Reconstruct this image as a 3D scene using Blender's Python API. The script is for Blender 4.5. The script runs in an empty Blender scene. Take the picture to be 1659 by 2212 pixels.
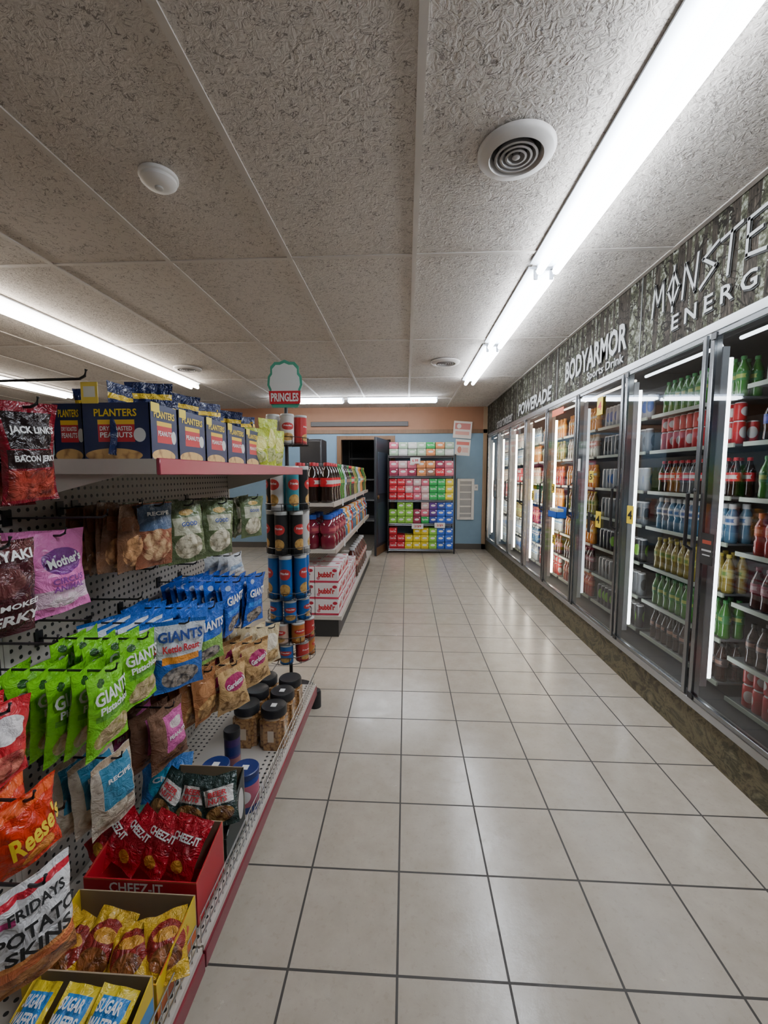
import bpy, bmesh, math, random
from mathutils import Vector, Euler, Matrix
random.seed(7)
S = bpy.context.scene
C = S.collection
PI = math.pi
R = math.radians
F = 905.0
CAMZ = 1.375
ROT = Euler((R(90 - 5.11), 0, R(3.0))).to_matrix()

def P(px, py, X=None, Y=None, Z=None):
    d = ROT @ Vector(((px - 829.5) / F, -(py - 1106) / F, -1))
    if X is not None: t = X / d.x
    elif Y is not None: t = Y / d.y
    else: t = (Z - CAMZ) / d.z
    return Vector((0, 0, CAMZ)) + d * t

# ---------------------------------------------------------------- materials
class G:
    def __init__(s, name):
        s.mat = bpy.data.materials.new(name); s.mat.use_nodes = True
        s.nt = s.mat.node_tree; s.b = s.nt.nodes['Principled BSDF']
    def n(s, t): return s.nt.nodes.new(t)
    def l(s, a, b): s.nt.links.new(a, b)
    def put(s, v, sock):
        if isinstance(v, (int, float)): sock.default_value = v
        elif isinstance(v, (tuple, list)): sock.default_value = tuple(v) + ((1,) if len(v) == 3 and sock.type == 'RGBA' else ())
        else: s.l(v, sock)
    def m(s, op, *a):
        q = s.n('ShaderNodeMath'); q.operation = op
        for i, v in enumerate(a): s.put(v, q.inputs[i])
        return q.outputs[0]
    def mix(s, f, a, b):
        q = s.n('ShaderNodeMix'); q.data_type = 'RGBA'
        s.put(f, q.inputs[0]); s.put(a, q.inputs[6]); s.put(b, q.inputs[7])
        return q.outputs[2]
    def coord(s, which='Object'):
        return s.n('ShaderNodeTexCoord').outputs[which]
    def sep(s, v):
        q = s.n('ShaderNodeSeparateXYZ'); s.l(v, q.inputs[0]); return q.outputs
    def scale(s, v, sc):
        q = s.n('ShaderNodeMapping'); s.l(v, q.inputs[0]); q.inputs['Scale'].default_value = sc; return q.outputs[0]
    def noise(s, v, scale, detail=3, rough=.5, dist=0):
        q = s.n('ShaderNodeTexNoise'); s.l(v, q.inputs['Vector'])
        q.inputs['Scale'].default_value = scale; q.inputs['Detail'].default_value = detail
        q.inputs['Roughness'].default_value = rough; q.inputs['Distortion'].default_value = dist
        return q.outputs[0]
    def voro(s, v, scale, out='Color'):
        q = s.n('ShaderNodeTexVoronoi'); s.l(v, q.inputs['Vector']); q.inputs['Scale'].default_value = scale
        return q.outputs[out]
    def ramp(s, f, stops):
        q = s.n('ShaderNodeValToRGB'); s.l(f, q.inputs[0]); e = q.color_ramp.elements
        while len(e) < len(stops): e.new(.5)
        for k, (p, c) in enumerate(stops): e[k].position = p; e[k].color = tuple(c) + (1,)
        return q.outputs[0]
    def bump(s, h, strength, dist=.01):
        q = s.n('ShaderNodeBump'); s.l(h, q.inputs['Height']); q.inputs['Strength'].default_value = strength
        q.inputs['Distance'].default_value = dist; s.l(q.outputs[0], s.b.inputs['Normal'])
    def fin(s, col=None, rough=.5, metal=0, coat=0):
        if col is not None: s.put(col, s.b.inputs['Base Color'])
        s.put(rough, s.b.inputs['Roughness']); s.b.inputs['Metallic'].default_value = metal
        s.b.inputs['Coat Weight'].default_value = coat
        return s.mat
MC = {}
def mat(name, col, rough=.5, metal=0, coat=0):
    if name not in MC:
        g = G(name); nz = g.noise(g.coord('Object'), 9, 2)
        c2 = tuple(c * .86 for c in col)
        MC[name] = g.fin(g.mix(nz, c2, col), rough, metal, coat)
    return MC[name]
def emat(name, col, st):
    if name not in MC:
        g = G(name); g.b.inputs['Emission Color'].default_value = tuple(col) + (1,)
        g.b.inputs['Emission Strength'].default_value = st; MC[name] = g.fin(col, .5)
    return MC[name]
def pmat(name, base, patches=(), rough=.35, crinkle=0, coat=0):
    """packaging print: base colour and patches in UV. kinds: r rect, e ellipse, n nutty ellipse, q nutty rect"""
    if name in MC: return MC[name]
    g = G(name); uv = g.coord('UV'); u, v, _ = g.sep(uv); ob = g.coord('Object')
    cur = base
    for k, cx, cy, rx, ry, col, *rest in patches:
        a = g.m('MULTIPLY_ADD', u, 1 / rx, -cx / rx); b = g.m('MULTIPLY_ADD', v, 1 / ry, -cy / ry)
        if k in 'en':
            f = g.m('LESS_THAN', g.m('ADD', g.m('MULTIPLY', a, a), g.m('MULTIPLY', b, b)), 1)
        else:
            f = g.m('LESS_THAN', g.m('MAXIMUM', g.m('ABSOLUTE', a), g.m('ABSOLUTE', b)), 1)
        if k in 'nq':
            vc = g.voro(ob, rest[1] if len(rest) > 1 else 55, 'Distance')
            col = g.ramp(vc, [(0, col), (.45, col), (.8, rest[0])])
        cur = g.mix(f, cur, col)
    if crinkle:
        nz = g.noise(ob, 30, 3, .6, 1.6); g.bump(nz, min(1, crinkle*1.7), .016); rough = max(.16, rough-.07)
    MC[name] = g.fin(cur, rough, 0, coat)
    return MC[name]

# ---------------------------------------------------------------- meshes
def nb(): 
    bm = bmesh.new(); bm.loops.layers.uv.new('UVMap'); return bm
def face(bm, vs, mi=0, uvs=None, smooth=False):
    try: f = bm.faces.new(vs)
    except ValueError: return None
    f.material_index = mi; f.smooth = smooth
    if uvs:
        L = bm.loops.layers.uv[0]
        for lp, q in zip(f.loops, uvs): lp[L].uv = q
    return f
Q = ((0, 0), (1, 0), (1, 1), (0, 1))
def box(bm, x0, x1, y0, y1, z0, z1, mi=0):
    v = [bm.verts.new(p) for p in ((x0,y0,z0),(x1,y0,z0),(x1,y1,z0),(x0,y1,z0),(x0,y0,z1),(x1,y0,z1),(x1,y1,z1),(x0,y1,z1))]
    for i in ((0,1,5,4),(1,2,6,5),(2,3,7,6),(3,0,4,7),(4,5,6,7),(3,2,1,0)):
        face(bm, [v[k] for k in i], mi, Q)
    return bm
def lathe(bm, prof, seg=16, mi=0, cx=0, cy=0, cz=0):
    zs = [z for r, z in prof]; z0, z1 = min(zs), max(zs); dz = (z1 - z0) or 1
    rings = []
    for r, z in prof:
        if r < 1e-6: rings.append([bm.verts.new((cx, cy, cz + z))])
        else: rings.append([bm.verts.new((cx + r * math.sin(2*PI*k/seg - PI), cy - r * math.cos(2*PI*k/seg - PI), cz + z)) for k in range(seg)])
    for j in range(len(prof) - 1):
        a, b = rings[j], rings[j+1]; va = (prof[j][1]-z0)/dz; vb = (prof[j+1][1]-z0)/dz
        for k in range(seg):
            k2 = (k+1) % seg; ua, ub = k/seg, (k+1)/seg
            if len(a) == 1 and len(b) == 1: continue
            if len(a) == 1: face(bm, [a[0], b[k2], b[k]], mi, [(ua,va),(ub,vb),(ua,vb)], True)
            elif len(b) == 1: face(bm, [a[k], a[k2], b[0]], mi, [(ua,va),(ub,va),(ua,vb)], True)
            else: face(bm, [a[k], a[k2], b[k2], b[k]], mi, [(ua,va),(ub,va),(ub,vb),(ua,vb)], True)
    return bm
def tube(bm, pts, r, seg=6, mi=0, caps=True):
    pts = [Vector(p) for p in pts]; rings = []
    for i, p in enumerate(pts):
        d = (pts[min(i+1, len(pts)-1)] - pts[max(i-1, 0)]).normalized()
        up = Vector((0,0,1)) if abs(d.z) < .9 else Vector((1,0,0))
        a = d.cross(up).normalized(); b = a.cross(d)
        rings.append([bm.verts.new(p + r*(a*math.cos(2*PI*k/seg) + b*math.sin(2*PI*k/seg))) for k in range(seg)])
    for j in range(len(pts)-1):
        for k in range(seg):
            face(bm, [rings[j][k], rings[j][(k+1)%seg], rings[j+1][(k+1)%seg], rings[j+1][k]], mi, Q, True)
    if caps:
        face(bm, rings[0][::-1], mi); face(bm, rings[-1], mi)
    return bm
def prism(bm, pts, y0, y1, mi=0):
    """outline in x,z extruded along y"""
    a = [bm.verts.new((x, y0, z)) for x, z in pts]; b = [bm.verts.new((x, y1, z)) for x, z in pts]
    n = len(pts); face(bm, a, mi); face(bm, b[::-1], mi)
    for k in range(n): face(bm, [a[k], b[k], b[(k+1)%n], a[(k+1)%n]], mi)
    return bm
def mk(bm, bevel=0, fix=True):
    if bevel: bmesh.ops.bevel(bm, geom=bm.edges[:], offset=bevel, segments=1, affect='EDGES', clamp_overlap=True)
    if fix: bmesh.ops.recalc_face_normals(bm, faces=bm.faces[:])
    me = bpy.data.meshes.new('mesh'); bm.to_mesh(me); bm.free()
    try: me.set_sharp_from_angle(angle=R(42))
    except Exception: pass
    return me
def obj(name, me, mats, parent=None, loc=(0,0,0), rot=(0,0,0), world=False):
    o = bpy.data.objects.new(name, me); C.objects.link(o)
    if not isinstance(mats, (list, tuple)): mats = [mats]
    if len(me.materials) == 0:
        for q in mats: me.materials.append(q)
    if parent is not None:
        o.parent = parent
        if world: loc = -Vector(parent.location)
    o.location = loc; o.rotation_euler = rot
    return o
def tag(o, label, cat, group=None):
    o['label'] = label; o['category'] = cat
    if group: o['group'] = group
    return o
def thing(name, label, cat, loc=(0,0,0), rotz=0, group=None):
    o = bpy.data.objects.new(name, None); C.objects.link(o); o.empty_display_size = .05
    o.location = loc; o.rotation_euler = (0,0,rotz)
    return tag(o, label, cat, group)
def struct(name, me, m):
    o = obj(name, me, m); o['kind'] = 'structure'; return o
def dup(root, loc, rot=None, label=None, group=None):
    r = root.copy(); C.objects.link(r); r.location = loc
    if rot is not None: r.rotation_euler = rot
    if label: r['label'] = label
    if group: r['group'] = group
    for ch in root.children:
        c = ch.copy(); C.objects.link(c); c.parent = r
        for gch in ch.children:
            d = gch.copy(); C.objects.link(d); d.parent = c
    return r
TC = {}
def textdata(s, bold):
    if (s, bold) in TC: return TC[(s, bold)]
    cu = bpy.data.curves.new('t', 'FONT'); cu.body = s; cu.size = 1; cu.resolution_u = 2; cu.offset = bold
    cu.align_x = 'LEFT'
    o = bpy.data.objects.new('t', cu); C.objects.link(o)
    dg = bpy.context.evaluated_depsgraph_get(); dg.update()
    me = bpy.data.meshes.new_from_object(o.evaluated_get(dg))
    V = [(v.co.x, v.co.y) for v in me.vertices]; Fs = [tuple(p.vertices) for p in me.polygons]
    bpy.data.objects.remove(o); bpy.data.curves.remove(cu); bpy.data.meshes.remove(me)
    xs = [p[0] for p in V]; ys = [p[1] for p in V]
    cx, cy = (min(xs)+max(xs))/2, (min(ys)+max(ys))/2; w = max(xs)-min(xs); h = max(ys)-min(ys)
    TC[(s, bold)] = ([((x-cx), (y-cy)) for x, y in V], Fs, w, h)
    return TC[(s, bold)]
def lettering(parent, s, w, m, loc=(0,0,0), rotz=0, h=None, bold=.02, f=None, roll=0, name='lettering', shear=0):
    """flat letters in local x,z facing -y; f(x,z)->y lays them on a curved face"""
    V, Fs, tw, th = textdata(s, bold)
    sx = w / tw; sz = (h / th) if h else sx
    c, sn = math.cos(roll), math.sin(roll); vs = []
    for x, y in V:
        x = x*sx + shear*y*sz; y *= sz; x, y = x*c - y*sn, x*sn + y*c
        if f:
            q = f(x + loc[0], y + loc[2]); 
            vs.append((q[0], q[1], q[2]) if isinstance(q, tuple) else (x + loc[0], q, y + loc[2]))
        else: vs.append((x, 0, y))
    me = bpy.data.meshes.new('letters'); me.from_pydata(vs, [], Fs); me.update()
    return obj(name, me, m, parent, (0,0,0) if f else loc, (0,0,rotz))
def cyl(Rr):
    return lambda x, z: (Rr*math.sin(x/Rr), -Rr*math.cos(x/Rr), z)

WHITE = mat('white_ink', (.85,.85,.83), .5); BLACK = mat('black_ink', (.015,.015,.015), .5)
YEL = mat('yellow_ink', (.9,.62,.03), .5); REDI = mat('red_ink', (.6,.02,.03), .5); NAVYI = mat('navy_ink', (.02,.06,.3), .5)
PURI = mat('purple_ink', (.22,.03,.25), .5); GREYI = mat('pale_lettering', (.50,.51,.50), .6); DARKI = mat('letter_outline', (.02,.02,.017), .7)

# ---------------------------------------------------------------- camera
cd = bpy.data.cameras.new('camera'); cam = bpy.data.objects.new('camera', cd); C.objects.link(cam)
cam.location = (0,0,CAMZ); cam.rotation_euler = (R(90-5.11), 0, R(3.0))
cd.sensor_fit = 'AUTO'; cd.sensor_width = 36; cd.lens = F/2212*36; cd.clip_start = .02
S.camera = cam
w = bpy.data.worlds.new('world'); S.world = w; w.use_nodes = True
w.node_tree.nodes['Background'].inputs[0].default_value = (0,0,0,1); w.node_tree.nodes['Background'].inputs[1].default_value = 0

# ---------------------------------------------------------------- room
CZ = 2.592; CX = 1.46; WY = 7.75; XL = -7.0; YB = -2.6
fy = P(865,1735,Z=0).y; fx = P(862,1880,Z=0).x; T = .305
g = G('floor_tile'); x, y, z = g.sep(g.coord('Object'))
def gridline(g, a, off, step, wd):
    q = g.m('DIVIDE', g.m('SUBTRACT', a, off), step)
    fr = g.m('ABSOLUTE', g.m('SUBTRACT', g.m('FRACT', g.m('ADD', q, .5)), .5))
    return g.m('LESS_THAN', fr, wd/step/2), g.m('FLOOR', q)
gx, ix = gridline(g, x, fx, T, .007); gy, iy = gridline(g, y, fy, T, .007)
gr = g.m('MAXIMUM', gx, gy)
cmb = g.n('ShaderNodeCombineXYZ'); g.l(ix, cmb.inputs[0]); g.l(iy, cmb.inputs[1])
wn = g.n('ShaderNodeTexWhiteNoise'); g.l(cmb.outputs[0], wn.inputs[0])
o_ = g.coord('Object'); n1 = g.noise(o_, 9, 6, .7); n2 = g.noise(o_, 55, 4, .65); n3 = g.noise(o_, 2.3, 4, .6)
n1r = g.m('MINIMUM', g.m('MAXIMUM', g.m('MULTIPLY_ADD', n1, 2.4, -.7), 0.0), 1.0)
n3r = g.m('MINIMUM', g.m('MAXIMUM', g.m('MULTIPLY_ADD', n3, 2.4, -.7), 0.0), 1.0)
tilec = g.mix(n1r, (.395,.338,.270), (.49,.428,.352)); tilec = g.mix(g.m('MULTIPLY', wn.outputs[0], .25), tilec, (.37,.32,.26))
tilec = g.mix(g.m('MULTIPLY', n3r, .35), tilec, (.40,.335,.262))
spk = g.m('GREATER_THAN', n2, .60); tilec = g.mix(g.m('MULTIPLY', spk, .14), tilec, (.24,.19,.135))
col = g.mix(gr, tilec, (.045,.038,.032))
rg = g.m('ADD', g.m('MULTIPLY', n1r, .15), .13); rg = g.m('ADD', rg, g.m('MULTIPLY', gr, .4))
g.bump(g.m('ADD', g.m('MULTIPLY', gr, -1.0), g.m('MULTIPLY', n1, .8)), .5, .003)
FLOOR = g.fin(col, rg)
struct('floor', mk(box(nb(), XL, 2.5, YB, 10.2, -.06, 0)), FLOOR)

g = G('ceiling_panel'); o_ = g.coord('Object')
na = g.noise(o_, 24, 3, .55, 1.2); nm = g.noise(o_, 30, 2)
fis = g.m('MULTIPLY', g.m('LESS_THAN', g.m('ABSOLUTE', g.m('SUBTRACT', na, .5)), .017), g.m('GREATER_THAN', nm, .47))
pin = g.m('LESS_THAN', g.voro(o_, 55, 'Distance'), .16)
nl = g.noise(o_, 1.2, 3); cr = g.noise(o_, 34, 3, .6, 1.4)
cc = g.mix(nl, (.55,.505,.46), (.65,.605,.555)); cc = g.mix(g.m('MULTIPLY', cr, .3), cc, (.40,.36,.32))
cc = g.mix(g.m('MULTIPLY', pin, .35), cc, (.22,.20,.18)); cc = g.mix(g.m('MULTIPLY', fis, .70), cc, (.14,.122,.108))
g.bump(g.m('ADD', g.m('MULTIPLY', fis, -.8), g.m('MULTIPLY', cr, 1.3)), .75, .008)
CEIL = g.fin(cc, .9)
struct('ceiling', mk(box(nb(), XL, 2.5, YB, 10.2, CZ, CZ+.06)), CEIL)
bm = nb(); cx0 = .041; cy0 = P(893,550,Z=CZ).y
for k in range(-10, 3):
    xx = cx0 + k*.70
    if xx < CX: box(bm, xx-.013, xx+.013, YB, WY, CZ-.006, CZ+.001)
for k in range(-3, 5):
    yy = cy0 + k*1.475
    if yy < WY: box(bm, XL, CX, yy-.013, yy+.013, CZ-.005, CZ+.001)
struct('trim_1', mk(bm), mat('grid_paint', (.58,.54,.495), .5))

BLUE = mat('blue_wall', (.20,.31,.41), .7); PEACH = mat('peach_wall', (.33,.155,.08), .6)
g = G('oak_wood'); wv = g.noise(g.scale(g.coord('Object'), (9,9,1)), 6, 4, .6)
WOOD = g.fin(g.mix(wv, (.10,.045,.02), (.24,.13,.06)), .45)
DX0 = P(737,1060,Y=WY).x; DX1 = P(845,1060,Y=WY).x; DZ = P(790,950,Y=WY).z
bm = nb()
ZB = P(900,934,Y=WY).z
for (a, b, c, d, mi) in ((XL,DX0,0,ZB,0),(DX1,CX,0,ZB,0),(DX0,DX1,DZ,ZB,0),(XL,CX,ZB,CZ,1)):
    box(bm, a, b, WY, WY+.12, c, d, mi)
struct('wall_far', mk(bm), [BLUE, PEACH])
bm = nb(); box(bm, DX0-.07, DX0+.01, WY-.025, WY+.1, 0, DZ+.07); box(bm, DX1-.01, DX1+.07, WY-.025, WY+.1, 0, DZ+.07); box(bm, DX0+.01, DX1-.01, WY-.025, WY+.1, DZ, DZ+.07)
struct('trim_2', mk(bm), WOOD)
bm = nb(); box(bm, XL, DX0-.07, WY-.02, WY+.01, 0, .1); box(bm, DX1+.07, CX, WY-.02, WY+.01, 0, .1); struct('baseboard_far', mk(bm), mat('dark_base', (.09,.08,.07), .5))
bm = nb(); box(bm, XL, CX, WY-.02, WY+.01, ZB-.02, ZB+.05); struct('trim_3', mk(bm), WOOD)
bm = nb(); box(bm, CX-.07, CX-.001, WY-.02, WY+.01, 0, CZ); struct('trim_4', mk(bm), mat('tan_trim', (.38,.25,.14), .5))
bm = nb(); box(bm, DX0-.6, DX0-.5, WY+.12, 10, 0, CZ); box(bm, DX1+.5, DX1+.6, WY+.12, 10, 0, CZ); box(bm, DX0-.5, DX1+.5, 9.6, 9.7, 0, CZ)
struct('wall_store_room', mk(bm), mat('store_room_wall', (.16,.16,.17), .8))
struct('wall_left', mk(box(nb(), XL-.1, XL, YB, WY+.1, 0, CZ)), mat('left_wall', (.45,.42,.38), .7))
struct('wall_back', mk(box(nb(), XL-.1, 2.6, YB-.1, YB, 0, CZ)), mat('back_wall', (.35,.33,.31), .7))
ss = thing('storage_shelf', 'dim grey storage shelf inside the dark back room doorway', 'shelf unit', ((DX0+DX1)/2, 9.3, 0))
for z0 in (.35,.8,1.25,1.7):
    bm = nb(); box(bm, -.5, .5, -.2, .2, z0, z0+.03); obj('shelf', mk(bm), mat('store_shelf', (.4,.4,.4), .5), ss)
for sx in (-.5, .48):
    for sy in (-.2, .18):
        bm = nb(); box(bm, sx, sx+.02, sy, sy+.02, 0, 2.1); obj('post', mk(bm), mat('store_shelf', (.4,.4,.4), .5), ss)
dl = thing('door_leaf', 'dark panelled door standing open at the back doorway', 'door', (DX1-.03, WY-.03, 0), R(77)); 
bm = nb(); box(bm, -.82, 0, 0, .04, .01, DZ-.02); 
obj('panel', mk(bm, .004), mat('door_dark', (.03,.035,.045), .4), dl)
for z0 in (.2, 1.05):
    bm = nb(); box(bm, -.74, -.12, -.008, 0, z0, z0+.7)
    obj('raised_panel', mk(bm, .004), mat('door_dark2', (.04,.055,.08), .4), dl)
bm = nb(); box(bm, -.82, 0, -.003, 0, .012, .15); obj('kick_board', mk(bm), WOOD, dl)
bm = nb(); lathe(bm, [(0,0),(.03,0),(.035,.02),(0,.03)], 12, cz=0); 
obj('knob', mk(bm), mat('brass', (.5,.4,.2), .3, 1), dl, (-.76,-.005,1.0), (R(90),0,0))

# right wall: forest print header, camouflage base
g = G('forest_print'); o_ = g.coord('Object')
fo = g.noise(o_, 20, 6, .8); leaf = g.ramp(fo, [(0,(.010,.011,.007)),(.44,(.032,.033,.02)),(.51,(.09,.09,.056)),(.57,(.22,.23,.185)),(.68,(.36,.37,.33))])
tr = g.noise(g.scale(o_, (1,8,.3)), 2.6, 3, .55); trk = g.m('GREATER_THAN', tr, .49)
bark = g.noise(g.scale(o_, (1,14,1.4)), 9, 4, .75); bk = g.ramp(bark, [(.35,(.010,.009,.007)),(.55,(.045,.036,.027)),(.7,(.115,.09,.07))])
br = g.m('LESS_THAN', g.m('ABSOLUTE', g.m('SUBTRACT', g.noise(o_, 8, 3, .6, .8), .5)), .018)
FOREST = g.fin(g.mix(br, g.mix(trk, leaf, bk), (.014,.011,.008)), .75); g.b.inputs['Specular IOR Level'].default_value = .15
struct('wall_right', mk(box(nb(), CX, 2.45, YB, WY+.1, 2.09, CZ)), FOREST)
g = G('camouflage_print'); o_ = g.coord('Object')
CAMO = g.fin(g.ramp(g.noise(g.scale(o_, (1,.6,1)), 11, 5, .7, .8), [(.28,(.012,.010,.006)),(.42,(.07,.06,.03)),(.5,(.16,.13,.07)),(.58,(.04,.04,.018)),(.72,(.24,.20,.12))]), .55)
struct('baseboard_right', mk(box(nb(), CX+.005, 2.45, YB, WY+.1, 0, .2)), CAMO)
YD = [1.37 + .775*k for k in range(9)]
struct('trim_5', mk(box(nb(), CX, CX+.9, YB, YD[0]-.04, .2, 2.09)), mat('cooler_side', (.12,.12,.12), .4))
bm = nb()
for yj in (P(1390,600,X=CX).y, P(1205,780,X=CX).y, P(1118,840,X=CX).y, P(1072,880,X=CX).y): box(bm, CX-.003, CX, yj-.005, yj+.005, 2.09, CZ)
struct('trim_6', mk(bm), mat('panel_joint', (.13,.13,.12), .5))

def sign(s, px0, px1, zc, h, label, w=None, bold=.03, py=760, shear=0):
    ya = P(px0, py, X=CX).y; yb = P(px1, py, X=CX).y
    wd = w or (ya - yb)
    o = lettering(None, s, wd, GREYI, (CX-.008, ya - wd/2, zc), R(-90), h, bold, name='sign_lettering', shear=shear)
    lettering(o, s, wd+.010, DARKI, (.005,.004,-.004), 0, h+.010, bold+.02, name='lettering_outline', shear=shear)
    return tag(o, label, 'sign')
STROKES = [ [[(0,0),(.12,1),(.5,.3),(.88,1),(1,0)]], [[(.05,.5),(.5,1),(.95,.5),(.5,0),(.05,.5)],[(.5,-.2),(.5,1.2)]], [[(0,0),(.1,1),(.88,.02),(1,1.05)]],
 [[(1,.98),(.1,.74),(.92,.36),(0,-.05)]], [[(-.05,.92),(1.05,1.02)],[(.5,.97),(.42,-.12)]], [[(1,1.0),(.1,.94),(.12,.04),(1.02,-.05)],[(.1,.5),(.78,.54)]], [[(.1,-.05),(.08,1),(.95,.78),(.15,.42),(1.02,-.12)]] ]
def stroke_sign(wd, h, grow):
    bm = nb(); lw = wd/7; 
    for i, letter in enumerate(STROKES):
        for pl in letter:
            for (ax, az), (bx, bz) in zip(pl, pl[1:]):
                A = Vector((-wd/2 + (i+.08+.78*ax)*lw, (az-.5)*h)); B = Vector((-wd/2 + (i+.08+.78*bx)*lw, (bz-.5)*h))
                d = (B-A).normalized(); nrm = Vector((-d.y, d.x)); t0 = .0095+grow; 
                A = A - d*(.008+grow); B = B + d*(.008+grow)
                pts = [A+nrm*t0, A-nrm*t0*.6, B-nrm*t0, B+nrm*t0*.6]
                face(bm, [bm.verts.new((p.x, 0, p.y)) for p in pts], 0, Q)
    return mk(bm, 0, False)
ya = P(1412,640,X=CX).y
o = tag(obj('sign_lettering', stroke_sign(.95,.165,0), GREYI, None, (CX-.008, ya-.475, 2.385), (0,0,R(-90))), 'large jagged pale lettering on forest print above the nearest cooler doors', 'sign')
obj('lettering_outline', stroke_sign(.95,.165,.005), DARKI, o, (.004,.004,-.004))
sign('E N E R G Y', 1450, 1650, 2.20, .08, 'small widely spaced pale lettering under the large jagged sign', w=.70, bold=.015)
sign('BODYARMOR', 1225, 1355, 2.30, .185, 'pale tall bold lettering on forest print, second sign from the right', bold=.03)
sign('Sports Drink', 1272, 1350, 2.15, .08, 'small pale lettering under the tall bold sign', bold=.015)
sign('POWERADE', 1125, 1195, 2.2, .15, 'pale slanted bold lettering on forest print, third sign along', bold=.03, shear=.15)
sign('smartwater', 1078, 1112, 2.17, .13, 'pale lower case lettering on forest print, farthest sign along cooler', bold=.01)

# ---------------------------------------------------------------- cooler
STEEL = mat('brushed_aluminium', (.26,.27,.28), .26, .9); BLK = mat('black_plastic', (.02,.02,.022), .4)
STEELB = mat('bright_aluminium', (.42,.43,.44), .3, .9)
cool = thing('walk_in_cooler', 'long silver framed glass door drinks cooler along the right wall', 'cooler', (1.9, 4.4, .2))
bm = nb(); box(bm, CX-.012, CX+.05, YD[0]-.03, YD[-1]+.03, 2.045, 2.092); box(bm, CX-.012, CX+.05, YD[0]-.03, YD[-1]+.03, .198, .24)
for yy in YD: box(bm, CX-.002, CX+.04, yy-.013, yy+.013, .24, 2.045)
obj('frame', mk(bm, .003), STEELB, cool, world=True)
bm = nb(); box(bm, 2.4, 2.44, YD[0], YD[-1], .2, 2.09); box(bm, CX+.06, 2.4, YD[0], YD[-1], .2, .22); box(bm, CX+.06, 2.4, YD[0], YD[-1], 2.07, 2.09)
box(bm, CX+.06, 2.4, YD[0]-.04, YD[0], .2, 2.09); box(bm, CX+.06, 2.4, YD[-1], YD[-1]+.04, .2, 2.09)
obj('interior_lining', mk(bm), mat('cooler_lining', (.03,.031,.033), .5), cool, world=True)
g = G('door_glass'); nt = g.nt; nt.nodes.remove(g.b); out = nt.nodes['Material Output']
tr_ = g.n('ShaderNodeBsdfTransparent'); tr_.inputs[0].default_value = (.84,.87,.88,1); gl = g.n('ShaderNodeBsdfGlossy'); gl.inputs['Roughness'].default_value = .025; gl.inputs[0].default_value = (.9,.94,1,1)
fr = g.n('ShaderNodeFresnel'); fr.inputs[0].default_value = 1.6; ms = g.n('ShaderNodeMixShader')
g.l(g.m('MINIMUM', g.m('MULTIPLY', fr.outputs[0], 1.3), .85), ms.inputs[0]); g.l(tr_.outputs[0], ms.inputs[1]); g.l(gl.outputs[0], ms.inputs[2]); g.l(ms.outputs[0], out.inputs[0])
GLASS = g.mat
LED = emat('cooler_led', (.95,.975,1.0), 8); LED2 = emat('cooler_led_warm', (1,.88,.72), 32)
for k in range(8):
    y0, y1 = YD[k]+.015, YD[k+1]-.015
    bm = nb(); fw = .024; xa, xb = CX-.018, CX-.003
    box(bm, xa, xb, y0, y0+fw, .245, 2.04); box(bm, xa, xb, y1-fw, y1, .245, 2.04)
    box(bm, xa, xb, y0+fw, y1-fw, .245, .245+fw); box(bm, xa, xb, y0+fw, y1-fw, 2.04-fw, 2.04)
    d = obj('door', mk(bm, .002), STEEL, cool, world=True)
    bm = nb(); vs = [bm.verts.new((CX-.010, a, b)) for a, b in ((y1-fw,.269),(y0+fw,.269),(y0+fw,2.016),(y1-fw,2.016))]; face(bm, vs, 0, Q)
    obj('glass_pane', mk(bm, 0, False), GLASS, d)
    bm = nb(); tube(bm, [(CX-.018,y0+.014,1.0),(CX-.05,y0+.014,1.02),(CX-.05,y0+.014,1.28),(CX-.018,y0+.014,1.30)], .009, 8)
    obj('handle', mk(bm), BLK, d)
    for z0 in (.248, 2.006):
        bm = nb(); box(bm, CX-.023, CX-.018, y1-.04, y1-.006, z0, z0+.03); obj('hinge', mk(bm), BLK, d)
for k in range(1, 9):
    yy = YD[k]
    if k == 3: m_ = emat('cooler_led_dim', (.9,.95,1), 1.5)
    else: m_ = LED if k < 4 else LED2
    bm = nb(); tube(bm, [(CX+.085, yy, .34), (CX+.085, yy, 1.93)], .014, 6)
    obj('light_tube', mk(bm), m_, cool, world=True)
    bm = nb(); box(bm, CX+.04, CX+.071, yy-.016, yy+.016, .3, 1.98); obj('lamp_channel', mk(bm), mat('lamp_white', (.75,.76,.78), .4), cool, world=True)
for k in range(8):
    bm = nb(); tube(bm, [(CX+.085, YD[k]+.06, 2.005), (CX+.085, YD[k+1]-.06, 2.005)], .009, 6)
    obj('top_light', mk(bm), emat('cooler_top_led' if k < 2 else 'cooler_top_far', (.85,.93,1) if k < 2 else (1,.9,.78), 6 if k < 2 else 4), cool, world=True)
LEV = {0: [.26,.47,.745,1.0,1.265,1.53,1.80], 1: [.30,.53,.77,1.03,1.265,1.53,1.76]}
SHW = mat('shelf_wire_dark', (.12,.125,.13), .45); RAILG = mat('price_rail', (.36,.40,.32), .4)
def levels(k): return LEV.get(k, LEV[1])
for k in range(8):
    for z0 in levels(k):
        bm = nb(); box(bm, 1.62, 2.2, YD[k]+.03, YD[k+1]-.03, z0-.012, z0-.004)
        s_ = obj('shelf', mk(bm), SHW, cool, world=True)
        bm = nb(); box(bm, 1.612, 1.62, YD[k]+.03, YD[k+1]-.03, z0-.02, z0+.001); obj('price_rail', mk(bm), RAILG, s_)

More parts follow.
